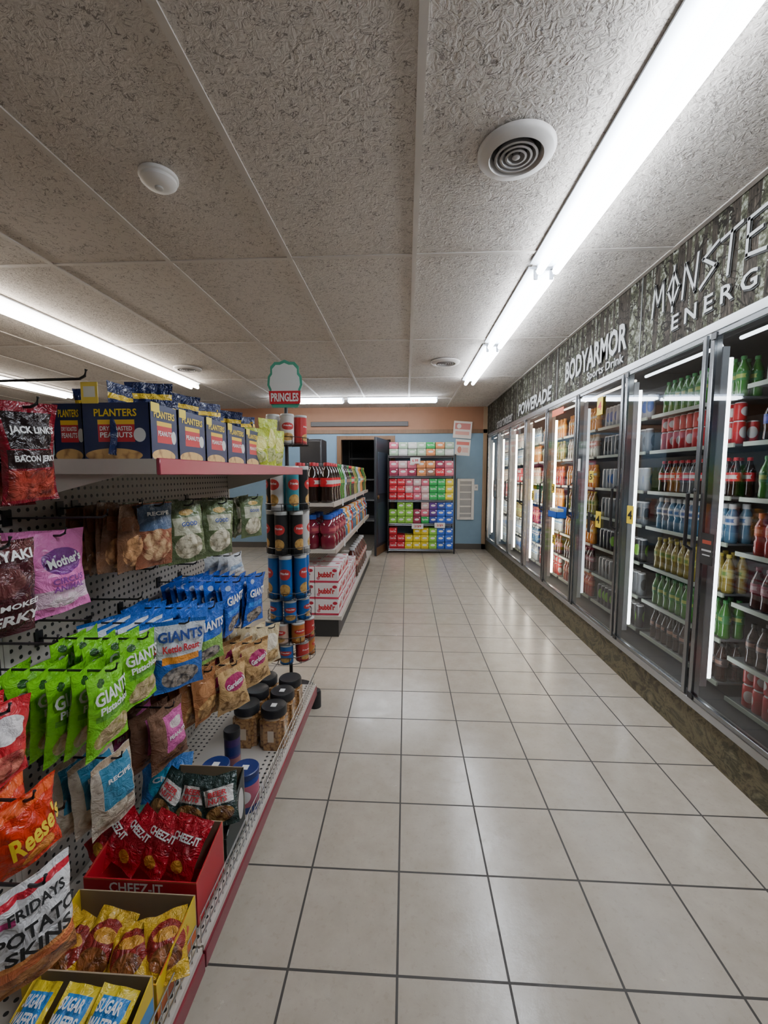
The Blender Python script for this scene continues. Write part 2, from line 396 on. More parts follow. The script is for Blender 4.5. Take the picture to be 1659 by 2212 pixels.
SODA = [(0,0),(.8,0),(.98,.03),(1,.08),(.90,.30),(1,.42),(1,.60),(.9,.68),(.6,.80),(.39,.88),(.37,.93),(0,.93)]
SPORT = [(0,0),(.85,0),(1,.05),(1,.32),(.84,.40),(1,.48),(1,.68),(.75,.79),(.55,.84),(.55,.9),(0,.9)]
BM = {}
def bottle_parts(shape, h, r):
    k = (shape, h, r)
    if k not in BM:
        pr = SODA if shape == 'soda' else SPORT
        la = (.40, .62, 1.012) if shape == 'soda' else (.47, .69, 1.012)
        cr = .45 if shape == 'soda' else .62
        cz = .915 if shape == 'soda' else .875
        BM[k] = ([(a*r, b*h) for a, b in pr], [(la[2]*r, la[0]*h), (la[2]*r, la[1]*h)], [(0,cz*h),(cr*r,cz*h),(cr*r,.99*h),(cr*.9*r,h),(0,h)])
    return BM[k]
BP = {}
def proto_bottle(key, shape, h, r, liq, lab, cap, name='bottle', seg=14):
    if key in BP: return BP[key]
    b, l, c = bottle_parts(shape, h, r)
    BP[key] = (name, mk(lathe(nb(), b, seg)), mk(lathe(nb(), l, seg)), mk(lathe(nb(), c, 12)), liq, lab, cap)
    return BP[key]
def put_bottle(pr, loc, label, group, cat='bottle', rz=None):
    name, b, l, c, liq, lab, cap = pr
    o = obj(name, b, liq, None, loc, (0,0,random.uniform(-.5,.5) if rz is None else rz)); tag(o, label, cat, group)
    obj('label', l, lab, o); obj('cap', c, cap, o)
    return o
def liq(n, c): return mat('liquid_'+n, c, .10, 0, .6)
def lab(n, c, c2): return pmat('label_'+n, c, [('r',.5,.5,.6,.22,c2),('e',.5,.5,.10,.33,c),('e',.02,.5,.1,.33,c)], .4)
COLA = liq('cola', (.02,.008,.005)); 
KB = {
 'cola': ('soda', COLA, lab('cola',(.55,.01,.02),(.6,.55,.52)), mat('cap_red',(.5,.01,.02)), 'dark cola bottle with red label'),
 'pepsi': ('soda', COLA, lab('pepsi',(.02,.05,.28),(.08,.08,.4)), mat('cap_blue',(.02,.08,.35)), 'dark cola bottle with blue label'),
 'rootbeer': ('soda', liq('root',(.035,.012,.008)), lab('root',(.05,.04,.04),(.3,.17,.13)), mat('cap_black',(.02,.02,.02)), 'dark soda bottle with blackish label'),
 'pink': ('soda', liq('cherry',(.06,.012,.012)), lab('cherry',(.25,.06,.08),(.4,.26,.26)), mat('cap_maroon',(.2,.01,.03)), 'dark cherry soda bottle with maroon label'),
 'lime': ('soda', liq('lime',(.04,.19,.022)), lab('lime',(.02,.17,.035),(.30,.36,.07)), mat('cap_green',(.03,.22,.045)), 'bright green soda bottle'),
 'redsport': ('sport', liq('red',(.34,.022,.02)), lab('redsport',(.5,.085,.035),(.58,.2,.13)), mat('cap_orange',(.55,.13,.03)), 'red sports drink bottle'),
 'blue': ('sport', liq('blue',(.06,.16,.26)), lab('bluesport',(.5,.52,.54),(.05,.12,.28)), mat('cap_white',(.55,.55,.55)), 'pale blue sports drink bottle'),
 'yellow': ('soda', liq('tea',(.27,.21,.04)), lab('tea',(.38,.35,.09),(.14,.23,.05)), mat('cap_yellow',(.5,.4,.05)), 'yellow tea bottle'),
 'orange': ('sport', liq('orange',(.75,.28,.03)), lab('juice',(.8,.4,.05),(.8,.75,.6)), mat('cap_orange2',(.75,.3,.03)), 'orange juice bottle'),
 'water': ('soda', liq('water',(.42,.48,.50)), lab('water',(.6,.7,.8),(.1,.25,.5)), mat('cap_white',(.55,.55,.55)), 'clear water bottle'),
 'milk': ('sport', liq('milk',(.65,.58,.48)), lab('milk',(.55,.3,.2),(.75,.7,.6)), mat('cap_tan',(.5,.35,.2)), 'cream coloured milk drink bottle'),
}
CANP = [(0,0),(.78,0),(1,.06),(1,.9),(.82,.97),(.82,1),(.74,.985),(0,.985)]
KC = {'grey': ('grey energy drink can', (.14,.15,.16), (.03,.03,.03)), 'black': ('black energy drink can', (.02,.02,.022), (.2,.45,.05)), 'red': ('red and white soda can', (.42,.012,.018), (.55,.52,.5)), 'silver': ('silver and blue drink can', (.30,.32,.34), (.05,.12,.35))}
CMESH = {}
def put_can(key, h, r, loc, label, group):
    d, c1, c2 = KC[key]
    k = (h, r, key)
    if k not in CMESH: CMESH[k] = mk(lathe(nb(), [(a*r, b*h) for a, b in CANP], 14))
    m_ = pmat('can_'+key, c1, [('e',.5,.5,.13,.25,c2),('e',.0,.5,.12,.25,c2),('r',.5,.98,1,.03,(.6,.6,.6))], .3)
    return tag(obj('can', CMESH[k], m_, None, loc, (0,0,random.uniform(-1,1))), label, 'can', group)
SHN = ['bottom','second lowest','third lowest','middle','third highest','second highest','top']
DN = ['nearest','second','third','fourth','fifth','sixth','seventh','eighth']
STOCK = {
 0: ['c:red','rootbeer','pink','redsport','lime','pepsi','c:grey'],
 1: ['rootbeer','lime','yellow','blue','cola','c:red','lime'],
 2: ['c:black','c:grey','c:black','c:grey','c:silver','c:grey','c:silver'],
 3: ['redsport','pink','orange','yellow','orange','milk','orange'],
 4: ['c:red','pink','water','orange','redsport','yellow','orange'],
 5: ['water','blue','redsport','c:silver','milk','orange','water'],
 6: ['c:silver','water','yellow','milk','c:red','water','milk'],
 7: ['water','c:silver','water','c:red','milk','water','c:silver'],
}
for k in range(8):
    sp = .059 if k < 4 else .085
    n = int((.775-.085)/sp)
    for li, it in enumerate(STOCK[k]):
        z0 = levels(k)[li]
        for row in range(2 if k < 2 else 1):
            for j in range(n):
                yy = YD[k] + .066 + j*sp + random.uniform(-.001,.001); xx = 1.66 + row*.066
                if k == 0 and yy < 1.60: continue
                where = ' on ' + SHN[li] + ' shelf behind ' + DN[k] + ' cooler door'
                if it.startswith('c:'):
                    key = it[2:]; h = .16 if key != 'red' else .115
                    put_can(key, h, .028, (xx, yy, z0-.004), KC[key][0] + where, KC[key][0] + 's' + where)
                    if key == 'red' and row == 0:
                        put_can(key, .09, .028, (xx, yy, z0-.004+.115), KC[key][0] + where, KC[key][0] + 's' + where)
                else:
                    sh, lq, lb, cp, desc = KB[it]
                    pr = proto_bottle(it, sh, .20, .0278 if sh == 'soda' else .0285, lq, lb, cp, 'soda_bottle' if sh == 'soda' else 'drink_bottle')
                    put_bottle(pr, (xx, yy, z0-.004), desc + where, desc + 's' + where)

# tags on doors
TAGY = mat('tag_yellow', (.85,.62,.03), .5)
def door_tag(px, py, w, h, m, label, s=None, mt=None):
    p = P(px, py, X=CX-.020)
    o = obj('price_tag', mk(box(nb(), -w/2, w/2, -.001, .001, -h/2, h/2), 0), m, None, p, (0,0,R(-90))); tag(o, label, 'price tag')
    if s: lettering(o, s, w*.7, mt or BLACK, (0,-.0022,0), 0, h*.5)
    return o
door_tag(1296,877,.09,.13,TAGY,'yellow price tag near the top of the third cooler door','4',REDI)
door_tag(1277,1030,.07,.09,TAGY,'small yellow price tag at eye level on the third cooler door','5')
door_tag(1292,1122,.08,.12,TAGY,'yellow price tag low on the third cooler door near its handle','4',BLACK)
door_tag(1361,1112,.075,.115,TAGY,'yellow price tag at edge of the second cooler door','4',BLACK)
door_tag(1195,1055,.08,.09,TAGY,'yellow price tag on fourth cooler door above the blue tray','3')
door_tag(1151,1070,.08,.11,TAGY,'yellow price tag on the fifth cooler door','3')
door_tag(1196,1165,.08,.09,TAGY,'yellow price tag on fourth cooler door under the blue tray','2')
door_tag(1526,1186,.085,.15,pmat('sticker_black',(.03,.03,.03),[('r',.5,.72,.35,.06,(.4,.08,.05)),('r',.5,.45,.38,.03,(.5,.5,.5)),('r',.5,.3,.3,.02,(.5,.5,.5))],.4),'black sticker on the nearest cooler door')
door_tag(1251,1004,.05,.10,mat('paper',(.75,.75,.73),.6),'small white sticker on the third cooler door above eye level tag')
door_tag(1272,1128,.05,.16,mat('sticker_dark',(.02,.02,.02),.4),'narrow black sticker on the third cooler door beside yellow tag')
door_tag(1205,890,.30,.06,mat('strip_red',(.75,.12,.03),.4),'red orange strip sticker near the top of the fourth cooler door')
p = P(1204,1118,X=CX-.06)
bt = thing('display_tray', 'small blue tray of packets stuck on the outside of fourth cooler door', 'tray', (CX-.019, p.y, p.z), R(-90))
bm = nb(); box(bm, -.11, .11, -.09, 0, 0, .006); box(bm, -.11, .11, -.09, -.086, 0, .06); box(bm, -.11, .11, -.004, 0, 0, .10); box(bm, -.11, -.106, -.09, 0, 0, .06); box(bm, .106, .11, -.09, 0, 0, .06)
obj('tray', mk(bm), mat('tray_blue', (.02,.12,.55), .4), bt)
for k in range(5):
    bm = nb(); box(bm, -.1+k*.04, -.065+k*.04, -.08, -.02, .006, .085)
    obj('packet', mk(bm, .004), pmat('packet_pale', (.65,.6,.4), [('r',.5,.4,.4,.2,(.1,.3,.6))], .4), bt)

# ---------------------------------------------------------------- ceiling lights, diffusers, detector
TUBE = emat('tube_cool', (.90,.945,1.0), 36); TUBEW = emat('tube_warm', (1.0,.91,.80), 28)
HOUS = mat('fixture_white', (.80,.87,.97), .4)
def fixture(loc, L, rotz, label, tm, wd=.15):
    t = thing('fluorescent_light', label, 'ceiling light', loc, rotz)
    bm = nb(); prism(bm, [(-wd/2,0),(-wd/2,-.008),(-.03,-.024),(.03,-.024),(wd/2,-.008),(wd/2,0)], 0, L); obj('housing', mk(bm), HOUS, t)
    for s in (-1, 1):
        bm = nb(); tube(bm, [(s*.045,.02,-.058),(s*.045,L-.02,-.058)], .021, 8); obj('tube', mk(bm), tm, t)
    for yy in (0, L-.012):
        for s in (-1, 1):
            bm = nb(); box(bm, s*.045-.012, s*.045+.012, yy, yy+.012, -.072, -.012); obj('end_holder', mk(bm, .003), HOUS, t)
    return t
ZF = CZ - .006; ZT = ZF - .06
ya = P(1175,590,Z=ZT); fxx = .80
fixture((fxx, ya.y-2.75, ZF), 2.75, 0, 'long bright twin tube ceiling light nearest the camera over the aisle', TUBE, .19)
yb = P(1055,752,Z=ZT); fixture((fxx, ya.y+.05, ZF), yb.y-ya.y-.05, 0, 'middle twin tube ceiling light of the row over the aisle', TUBE, .18)
yc = P(1010,830,Z=ZT); fixture((fxx, yb.y+.08, ZF), yc.y-yb.y-.08, 0, 'farthest twin tube ceiling light of the row over the aisle', TUBE, .18)
q0 = P(0,668,Z=ZT); q1 = P(425,838,Z=ZT); fixture(((q0.x+q1.x)/2, q0.y-1.2, ZF), q1.y-q0.y+1.2, 0, 'long ceiling light at left above the snack boxes', TUBEW)
q2 = P(60,838,Z=ZT); fixture((q2.x, q2.y-1.2, ZF), 1.9, 0, 'ceiling light at far left edge, beyond the long left one', TUBEW)
q3 = P(640,877,Z=ZT); q4 = P(750,877,Z=ZT); q5 = P(757,875,Z=ZT); q6 = P(942,873,Z=ZT)
yy_ = 6.75
fixture((q4.x, yy_, ZF), abs(q4.x-q3.x)+.3, R(90), 'left of two crosswise ceiling lights near far wall', TUBE)
fixture((q6.x, yy_, ZF), abs(q6.x-q5.x), R(90), 'right of two crosswise ceiling lights near far wall', TUBE)

def diffuser(px, py, d, label):
    p = P(px, py, Z=CZ-.012); r = d/2
    t = thing('air_diffuser', label, 'ceiling vent', (p.x, p.y, CZ-.007))
    bm = nb(); lathe(bm, [(.62*r,-.001),(r,-.001),(r,-.010),(.93*r,-.022),(.70*r,-.028),(.64*r,-.016),(.62*r,-.001)], 40); obj('rim', mk(bm), mat('vent_paint', (.58,.555,.53), .45), t)
    bm = nb(); lathe(bm, [(0,0),(.63*r,0),(.63*r,-.002),(0,-.002)], 32); obj('dark_throat', mk(bm), mat('vent_dark', (.02,.02,.022), .6), t)
    for f_ in (.50,.36,.22):
        bm = nb(); lathe(bm, [(f_*r-.012,-.004),(f_*r-.004,-.004),(f_*r+.008,-.026),(f_*r,-.027),(f_*r-.012,-.004)], 32); obj('ring', mk(bm), mat('vent_ring', (.36,.35,.35), .4), t)
    bm = nb(); lathe(bm, [(0,-.003),(.05*r,-.003),(.10*r,-.026),(0,-.032)], 24); obj('centre_cone', mk(bm), mat('vent_ring', (.36,.35,.35), .4), t)
diffuser(1115, 328, .285, 'large round ceiling air diffuser beside the long bright light')
diffuser(962, 782, .31, 'small looking round ceiling air diffuser near middle light of aisle')
diffuser(405, 796, .30, 'distant round ceiling air diffuser above the boxes at left')
p = P(343, 390, Z=CZ-.02)
t = thing('smoke_detector', 'round white smoke detector on the ceiling at left', 'smoke detector', (p.x, p.y, CZ-.001))
bm = nb(); lathe(bm, [(0,0),(.074,0),(.075,-.012),(.070,-.016),(0,-.016)], 32); obj('mounting_plate', mk(bm), mat('detector_white', (.80,.78,.75), .4), t)
bm = nb(); lathe(bm, [(.068,-.015),(.068,-.028),(.055,-.04),(.03,-.045),(0,-.046)], 32); obj('sensor_cap', mk(bm), mat('detector_white', (.80,.78,.75), .4), t)
bm = nb(); lathe(bm, [(.016,-.044),(.016,-.052),(.012,-.055),(0,-.055)], 20); obj('test_button', mk(bm), mat('detector_grey', (.55,.54,.52), .4), t)

# ---------------------------------------------------------------- near gondola
g = G('pegboard_paint'); x, y, z = g.sep(g.coord('Object'))
fa = g.m('SUBTRACT', g.m('FRACT', g.m('DIVIDE', y, .0254)), .5); fb = g.m('SUBTRACT', g.m('FRACT', g.m('DIVIDE', z, .0254)), .5)
hole = g.m('LESS_THAN', g.m('ADD', g.m('MULTIPLY', fa, fa), g.m('MULTIPLY', fb, fb)), .045)
PEG = g.fin(g.mix(hole, (.46,.42,.37), (.012,.012,.012)), .5)
g = G('deck_paint'); x, y, z = g.sep(g.coord('Object'))
fa = g.m('SUBTRACT', g.m('FRACT', g.m('DIVIDE', y, .0254)), .5); fb = g.m('SUBTRACT', g.m('FRACT', g.m('DIVIDE', x, .0254)), .5)
hole = g.m('LESS_THAN', g.m('ADD', g.m('MULTIPLY', fa, fa), g.m('MULTIPLY', fb, fb)), .045)
edge = g.m('MAXIMUM', g.m('GREATER_THAN', x, -.61), g.m('LESS_THAN', x, -.89))
DECK = g.fin(g.mix(g.m('MULTIPLY', hole, edge), (.55,.51,.45), (.02,.02,.02)), .4)
SHELF = mat('shelf_cream', (.58,.54,.48), .4); MAROON = mat('maroon_strip', (.20,.008,.022), .35); PINKS = mat('rose_strip', (.36,.04,.07), .3)
BX = -1.0; DKZ = .155; DKX = -.525; TSZ = 1.412; TSX = -.585
WIRE = mat('chrome_wire', (.5,.5,.5), .3, .9)
def gondola(y0, y1, label, top, ztop):
    t = thing('gondola_shelf', label, 'shelf unit', (BX, (y0+y1)/2, 0))
    bm = nb(); box(bm, BX-.02, BX, y0+.015, y1-.015, .05, ztop); obj('pegboard_back', mk(bm), PEG, t, world=True)
    for ya_ in (y0, y1-.015):
        bm = nb(); box(bm, BX-.035, BX+.004, ya_, ya_+.015, 0, ztop); obj('upright', mk(bm), SHELF, t, world=True)
    bm = nb(); box(bm, BX+.005, DKX, y0+.002, y1-.002, DKZ-.02, DKZ); d = obj('base_deck', mk(bm), DECK, t, world=True)
    bm = nb(); box(bm, DKX, DKX+.006, y0+.002, y1-.002, DKZ-.012, DKZ+.004); obj('deck_lip', mk(bm), SHELF, d)
    bm = nb(); box(bm, DKX, DKX+.012, y0+.002, y1-.002, DKZ-.062, DKZ-.012); obj('price_strip', mk(bm, .002), MAROON, t, world=True)
    bm = nb(); box(bm, BX+.01, DKX-.04, y0+.004, y1-.004, 0, DKZ-.02); obj('kick_plate', mk(bm), mat('kick_black', (.03,.03,.03), .5), t, world=True)
    bm = nb(); n = int((y1-y0)/.026)
    for k in range(n+1):
        yy = y0+.01 + k*(y1-y0-.02)/n; tube(bm, [(DKX-.004,yy,DKZ),(DKX-.004,yy,DKZ+.075)], .0014, 4)
    for zz in (.012,.042,.075): tube(bm, [(DKX-.004,y0+.01,DKZ+zz),(DKX-.004,y1-.01,DKZ+zz)], .0018, 4)
    obj('wire_fence', mk(bm), WIRE, t, world=True)
    if top:
        bm = nb(); box(bm, BX+.005, TSX, y0+.003, y1-.003, TSZ-.016, TSZ); box(bm, BX+.005, TSX, y0+.003, y0+.006, TSZ-.036, TSZ-.016); box(bm, BX+.005, TSX, y1-.006, y1-.003, TSZ-.036, TSZ-.016)
        s_ = obj('top_shelf', mk(bm), SHELF, t, world=True)
        bm = nb(); box(bm, TSX, TSX+.01, y0+.003, y1-.003, TSZ-.038, TSZ+.002); obj('price_strip', mk(bm, .002), PINKS, s_)
        for yb_ in (y0+.012, y1-.018):
            bm = nb(); prism(bm, [(BX+.004,TSZ-.016),(TSX-.06,TSZ-.016),(TSX-.06,TSZ-.03),(BX+.004,TSZ-.12)], yb_, yb_+.004); obj('bracket', mk(bm), SHELF, s_)
    return t
GS = .955; GE = 2.32
gondola(-.40, GS-.002, 'near section of the snack shelf with pegboard and perforated base deck', False, 1.66)
gondola(GS, GE, 'snack shelf section with pegboard, rose edged top shelf and wire fenced base', True, 1.43)
bm = nb(); lathe(bm, [(0,0),(.035,0),(.035,.09),(.03,.1),(0,.1)], 16)
tag(obj('corner_bumper', mk(bm), BLK, None, (DKX+.012-.02, GE+.04, 0)), 'black rounded corner bumper at the end of snack shelf base', 'bumper')

HK = {}
def hook(y, z, L, label):
    k = round(L, 2)
    if k not in HK:
        bm = nb(); tube(bm, [(0,0,0),(L,0,.004),(L+.012,0,.01),(L+.016,0,.024)], .003, 6); box(bm, 0, .004, -.012, .012, -.02, .02)
        HK[k] = mk(bm)
    return tag(obj('peg_hook', HK[k], BLK, None, (BX+.001, y, z)), label, 'hook')

def bag_mesh(w, h, t, seed=0, nx=18, nz=26):
    rnd = random.Random(seed); a1, a2, a3, a4 = (rnd.uniform(0,6) for _ in range(4)); s = .06
    def B(u, v):
        vv = min(1, max(0, (v-s)/(1-2*s))); bu = max(0, 1-abs(2*u-1)**2.4)
        return t/2 * bu**.75 * (math.sin(PI*vv)**.55 if 0 < vv < 1 else 0) * (1.26-.5*vv) + .0008
    def warp(u, v):   # the limp curl of a hanging bag
        return .010*math.sin(2.2*u+a4)*(v-.5) + .007*math.sin(3.5*v+a1)*(u-.5)*2
    def shape(u, v, sgn):
        b = B(u, v); vv = math.sin(PI*v)
        k = min(1, b/(t*.2))
        x = (u-.5)*w*(1-.09*vv + .014*math.sin(19*v+a4)); wr = .0045*math.sin(17*u+a1+5*v)*math.sin(13*v+a2+4*u)*k + .0035*math.sin(31*u*v+a3)*k
        cz = .006*math.sin(44*(u-.5)*(1+v)+a2)*k*(max(0,v-.70)*3 + max(0,.28-v)*3)
        wv = .004*math.sin(9*u+a4)*(1-k)
        return Vector((x, sgn*b - abs(wr)*sgn*.5 + wr*.5 + sgn*min(0,cz) + wv + warp(u,v), -h*(1-v)))
    bm = nb(); fr = []; bk = []
    for j in range(nz+1):
        fr.append([bm.verts.new(shape(i/nx, j/nz, -1)) for i in range(nx+1)]); bk.append([bm.verts.new(shape(i/nx, j/nz, 1)) for i in range(nx+1)])
    for j in range(nz):
        for i in range(nx):
            uv = [(i/nx,j/nz),((i+1)/nx,j/nz),((i+1)/nx,(j+1)/nz),(i/nx,(j+1)/nz)]
            face(bm, [fr[j][i],fr[j][i+1],fr[j+1][i+1],fr[j+1][i]], 0, uv, True)
            face(bm, [bk[j][i+1],bk[j][i],bk[j+1][i],bk[j+1][i+1]], 0, [uv[1],uv[0],uv[3],uv[2]], True)
        face(bm, [bk[j][0],fr[j][0],fr[j+1][0],bk[j+1][0]], 0, [(0,j/nz),(0,j/nz),(0,(j+1)/nz),(0,(j+1)/nz)], True)
        face(bm, [fr[j][nx],bk[j][nx],bk[j+1][nx],fr[j+1][nx]], 0, [(1,j/nz),(1,j/nz),(1,(j+1)/nz),(1,(j+1)/nz)], True)
    face(bm, fr[nz]+bk[nz][::-1]); face(bm, bk[0]+fr[0][::-1])
    def f(x, z):
        v = min(1, max(0, 1+z/h)); u = min(1, max(0, .5 + x/(w*(1-.08*math.sin(PI*v)))))
        return -B(u, v) - .0062 + warp(u, v)
    return mk(bm, 0, False), f
def make_bag(m, w, h, t, texts, loc, rot, label, group=None, name='snack_bag', seed=None, cat='snack bag'):
    me, f = bag_mesh(w, h, t, seed if seed is not None else random.randint(0,999))
    o = obj(name, me, m, None, loc, rot); tag(o, label, cat, group)
    for tx in texts:
        s, tw, cx, vz, mt = tx[:5]; th = tx[5] if len(tx) > 5 else None; roll = tx[6] if len(tx) > 6 else 0
        lettering(o, s, tw*w, mt, (cx*w, 0, -h*(1-vz)), 0, th*h if th else None, .03, f, roll)
    return o
def bag_stack(pxc, pyt, X, w, h, t, m, texts, what, where, n=4, dx=.045, yaw=0, bx=BX):
    p = P(pxc, pyt, X=X)
    lf = 'frontmost ' + what + ' ' + where; lb = what + ' behind the frontmost one ' + where
    o = make_bag(m, w, h, t, texts, p, (R(random.uniform(-3,5)), R(random.uniform(-4,3)), R(90+yaw)), lf if n > 1 else what + ' ' + where)
    for i in range(1, n):
        q = p - Vector((dx*i, random.uniform(-.010,.010), random.uniform(-.004,.010)))
        if q.x < bx+.03: break
        dup(o, q, (R(random.uniform(-5,5)), R(random.uniform(-6,6)), R(90+yaw*max(0,1-.4*i)+random.uniform(-12,12))), lb, what + ' stack ' + where)
    hook(p.y, p.z-.014, X-BX+.015, 'peg hook of ' + what + ' ' + where)
    return o
green = pmat('bag_green', (.17,.53,.012), [('n',.55,.2,.46,.17,(.62,.48,.26),(.30,.28,.06),60),('r',.5,.47,.4,.035,(.10,.33,.02)),('e',.28,.87,.1,.05,(.03,.1,.02))], .28, .35)
blue = pmat('bag_blue', (.012,.085,.44), [('n',.5,.18,.42,.15,(.35,.3,.25),(.05,.05,.06),70),('r',.5,.42,.45,.05,(.03,.22,.7)),('e',.25,.88,.1,.05,(.4,.5,.7))], .25, .4)
bluegreen = pmat('bag_blue_green', (.02,.12,.5), [('r',.5,.22,.5,.22,(.22,.42,.08)),('n',.5,.18,.36,.12,(.35,.3,.25),(.05,.05,.06),70)], .25, .4)
whiteb = pmat('bag_white_blue', (.02,.12,.45), [('r',.5,.72,.5,.23,(.68,.72,.78)),('r',.5,.46,.4,.05,(.8,.3,.04)),('n',.5,.2,.4,.16,(.4,.35,.3),(.06,.06,.07),70)], .28, .35)
bag_stack(552,1240,-.655,.145,.215,.035,blue,[('GIANTS',.85,0,.66,WHITE,.16)],'royal blue seed bag','on farthest peg of middle row',8,.038,-12)
bag_stack(503,1252,-.69,.145,.215,.035,blue,[('GIANTS',.85,0,.66,WHITE,.16)],'royal blue seed bag','second from far end of middle row',8,.036,-5)
bag_stack(451,1308,-.68,.145,.205,.035,bluegreen,[('GIANTS',.85,0,.68,WHITE,.16)],'blue and green seed bag','beside the white fronted bag',8,.038,-22)
bag_stack(388,1340,-.70,.15,.215,.04,whiteb,[('GIANTS',.85,0,.80,NAVYI,.15),('Kettle Roast',.7,0,.63,REDI,.1)],'white and blue seed bag','beside the green pistachio bags',8,.036,-42)
bag_stack(296,1372,-.72,.125,.19,.04,green,[('GIANTS',.85,0,.72,WHITE,.16),('Pistachios',.7,0,.57,WHITE,.09)],'lime green pistachio bag','on peg next to white bags',5,.05,-10)
bag_stack(226,1440,-.72,.135,.205,.045,green,[('GIANTS',.85,0,.72,WHITE,.16),('Pistachios',.7,0,.57,WHITE,.09)],'lime green pistachio bag','on nearest peg of middle row',6,.047,0)
brownp = pmat('pouch_brown', (.17,.075,.035), [('n',.5,.3,.4,.24,(.55,.28,.12),(.16,.07,.03),50),('r',.5,.72,.4,.1,(.25,.10,.045))], .25, .3)
bluep = pmat('pouch_red_brown', (.26,.09,.045), [('r',.5,.78,.5,.2,(.07,.11,.19)),('n',.5,.34,.42,.26,(.6,.38,.2),(.25,.08,.04),45)], .25, .3)
olive = pmat('pouch_olive', (.105,.14,.06), [('r',.5,.62,.38,.14,(.48,.48,.34)),('n',.5,.28,.36,.21,(.70,.64,.48),(.28,.24,.15),50),('e',.5,.84,.2,.05,(.5,.33,.1))], .25, .3)
bag_stack(333,1085,-.75,.12,.195,.04,bluep,[('RECIPE',.6,0,.84,WHITE,.06)],'brown trail mix pouch','on nearest peg under the top shelf',1,.05,-20)
bag_stack(286,1088,-.78,.115,.195,.035,brownp,[],'dark brown nut pouch','left of the trail mix pouch',5,.036,-10)
bag_stack(398,1085,-.72,.13,.20,.045,olive,[('GOOD',.4,0,.66,NAVYI,.07)],'olive nut pouch','on nearest of three olive pegs',4,.055,-30)
bag_stack(472,1082,-.70,.13,.205,.045,olive,[('GOOD',.4,0,.66,NAVYI,.07)],'olive nut pouch','on middle one of three olive pegs',5,.05,-30)
bag_stack(542,1072,-.70,.13,.185,.04,olive,[('GOOD',.4,0,.66,NAVYI,.07)],'olive nut pouch','on farthest of three olive pegs',5,.05,-30)
whitep = pmat('packet_white', (.62,.64,.66), [('r',.5,.4,.4,.1,(.3,.4,.55))], .3, .3)
bag_stack(505,1196,-.80,.13,.10,.03,whitep,[],'small white packet','between olive pouches and blue bags',3,.05,-10)
gard = pmat('bag_tan', (.58,.36,.15), [('e',.5,.62,.36,.17,(.42,.03,.13)),('n',.5,.2,.44,.17,(.55,.34,.14),(.2,.1,.03),55),('r',.5,.95,.5,.04,(.35,.18,.07))], .27, .35)
gardb = pmat('bag_rust', (.30,.12,.04), [('n',.5,.25,.44,.2,(.5,.28,.1),(.2,.1,.03),55),('e',.5,.62,.34,.15,(.45,.2,.08))], .27, .35)
bag_stack(500,1432,-.68,.145,.19,.045,gard,[("Gardetto's",.62,0,.62,WHITE,.12,.15)],'tan and crimson snack bag','on nearer of two lower pegs',5,.055,-30)
bag_stack(550,1385,-.66,.145,.19,.045,gard,[("Gardetto's",.62,0,.62,WHITE,.12,.15)],'tan and crimson snack bag','on farther of two lower pegs',5,.055,-30)
bag_stack(440,1445,-.74,.135,.19,.045,gardb,[],'rust brown snack bag','left of the tan snack bags',5,.045,-10)
peanut = pmat('bag_brown_pink', (.20,.10,.06), [('r',.66,.55,.32,.30,(.62,.12,.35)),('n',.5,.14,.4,.1,(.2,.09,.04),(.08,.03,.02),50),('e',.68,.66,.2,.08,(.72,.6,.6))], .28, .35)
bag_stack(355,1522,-.77,.14,.205,.045,peanut,[('PEANUTS',.5,.12,.5,WHITE,.07)],'brown candy bag with pink panel','below the white and blue bags',4,.05,-15)
nutb = pmat('bag_clear_blue', (.50,.44,.36), [('r',.55,.62,.36,.28,(.05,.22,.36)),('n',.5,.2,.44,.16,(.66,.60,.48),(.35,.3,.22),45),('r',.5,.95,.5,.04,(.4,.3,.2))], .25, .35)
bag_stack(240,1630,-.80,.135,.205,.045,nutb,[('RECIPE',.5,.04,.72,WHITE,.06)],'clear nut bag with blue label','below the nearest green bags',3,.055,-12)
creamb = pmat('bag_cream', (.62,.50,.30), [('e',.5,.6,.36,.2,(.75,.68,.55)),('n',.5,.22,.42,.16,(.6,.4,.18),(.3,.17,.06),55)], .27, .35)
bag_stack(580,1352,-.645,.14,.18,.045,creamb,[],'cream pretzel bag','at far end of lower pegs',5,.055,-30)
# nearest pegs
circus = pmat('bag_pink', (.78,.20,.50), [('r',.5,.22,.5,.10,(.80,.55,.68)),('e',.52,.64,.36,.16,(.20,.03,.24)),('n',.5,.16,.3,.08,(.85,.7,.75),(.8,.4,.6),40)], .28, .35)
bag_stack(116,1148,-.85,.14,.20,.05,circus,[("Mother's",.58,.02,.66,WHITE,.12,.12),('CIRCUS',.55,.02,.42,PURI,.075),('ANIMAL',.55,.02,.33,PURI,.075)],'pink cookie bag','left of the brown pouches',3,.05,-15)
jack = pmat('bag_dark_red', (.20,.006,.016), [('r',.5,.72,.40,.18,(.02,.012,.012)),('q',.5,.18,.45,.15,(.42,.05,.03),(.12,.01,.01),40),('r',.5,.44,.45,.09,(.03,.015,.015))], .25, .4)
bag_stack(50,868,-.76,.115,.20,.045,jack,[("JACK LINK'S",.72,0,.72,WHITE,.09),('BACON JERKY',.72,0,.44,WHITE,.08)],'dark red jerky bag','at upper left beside navy boxes',3,.06,-12)
teri = pmat('bag_maroon', (.07,.012,.018), [('r',.5,.9,.5,.08,(.12,.03,.03)),('e',.5,.6,.3,.15,(.12,.03,.03))], .28, .4)
bag_stack(-18,1172,-.66,.125,.165,.045,teri,[('TERIYAKI',.8,0,.86,WHITE,.10),('SMOKED',.62,.15,.36,WHITE,.06),('JERKY',.75,.1,.2,WHITE,.15)],'maroon jerky bag','below the dark red jerky bag',2,.06,-10)
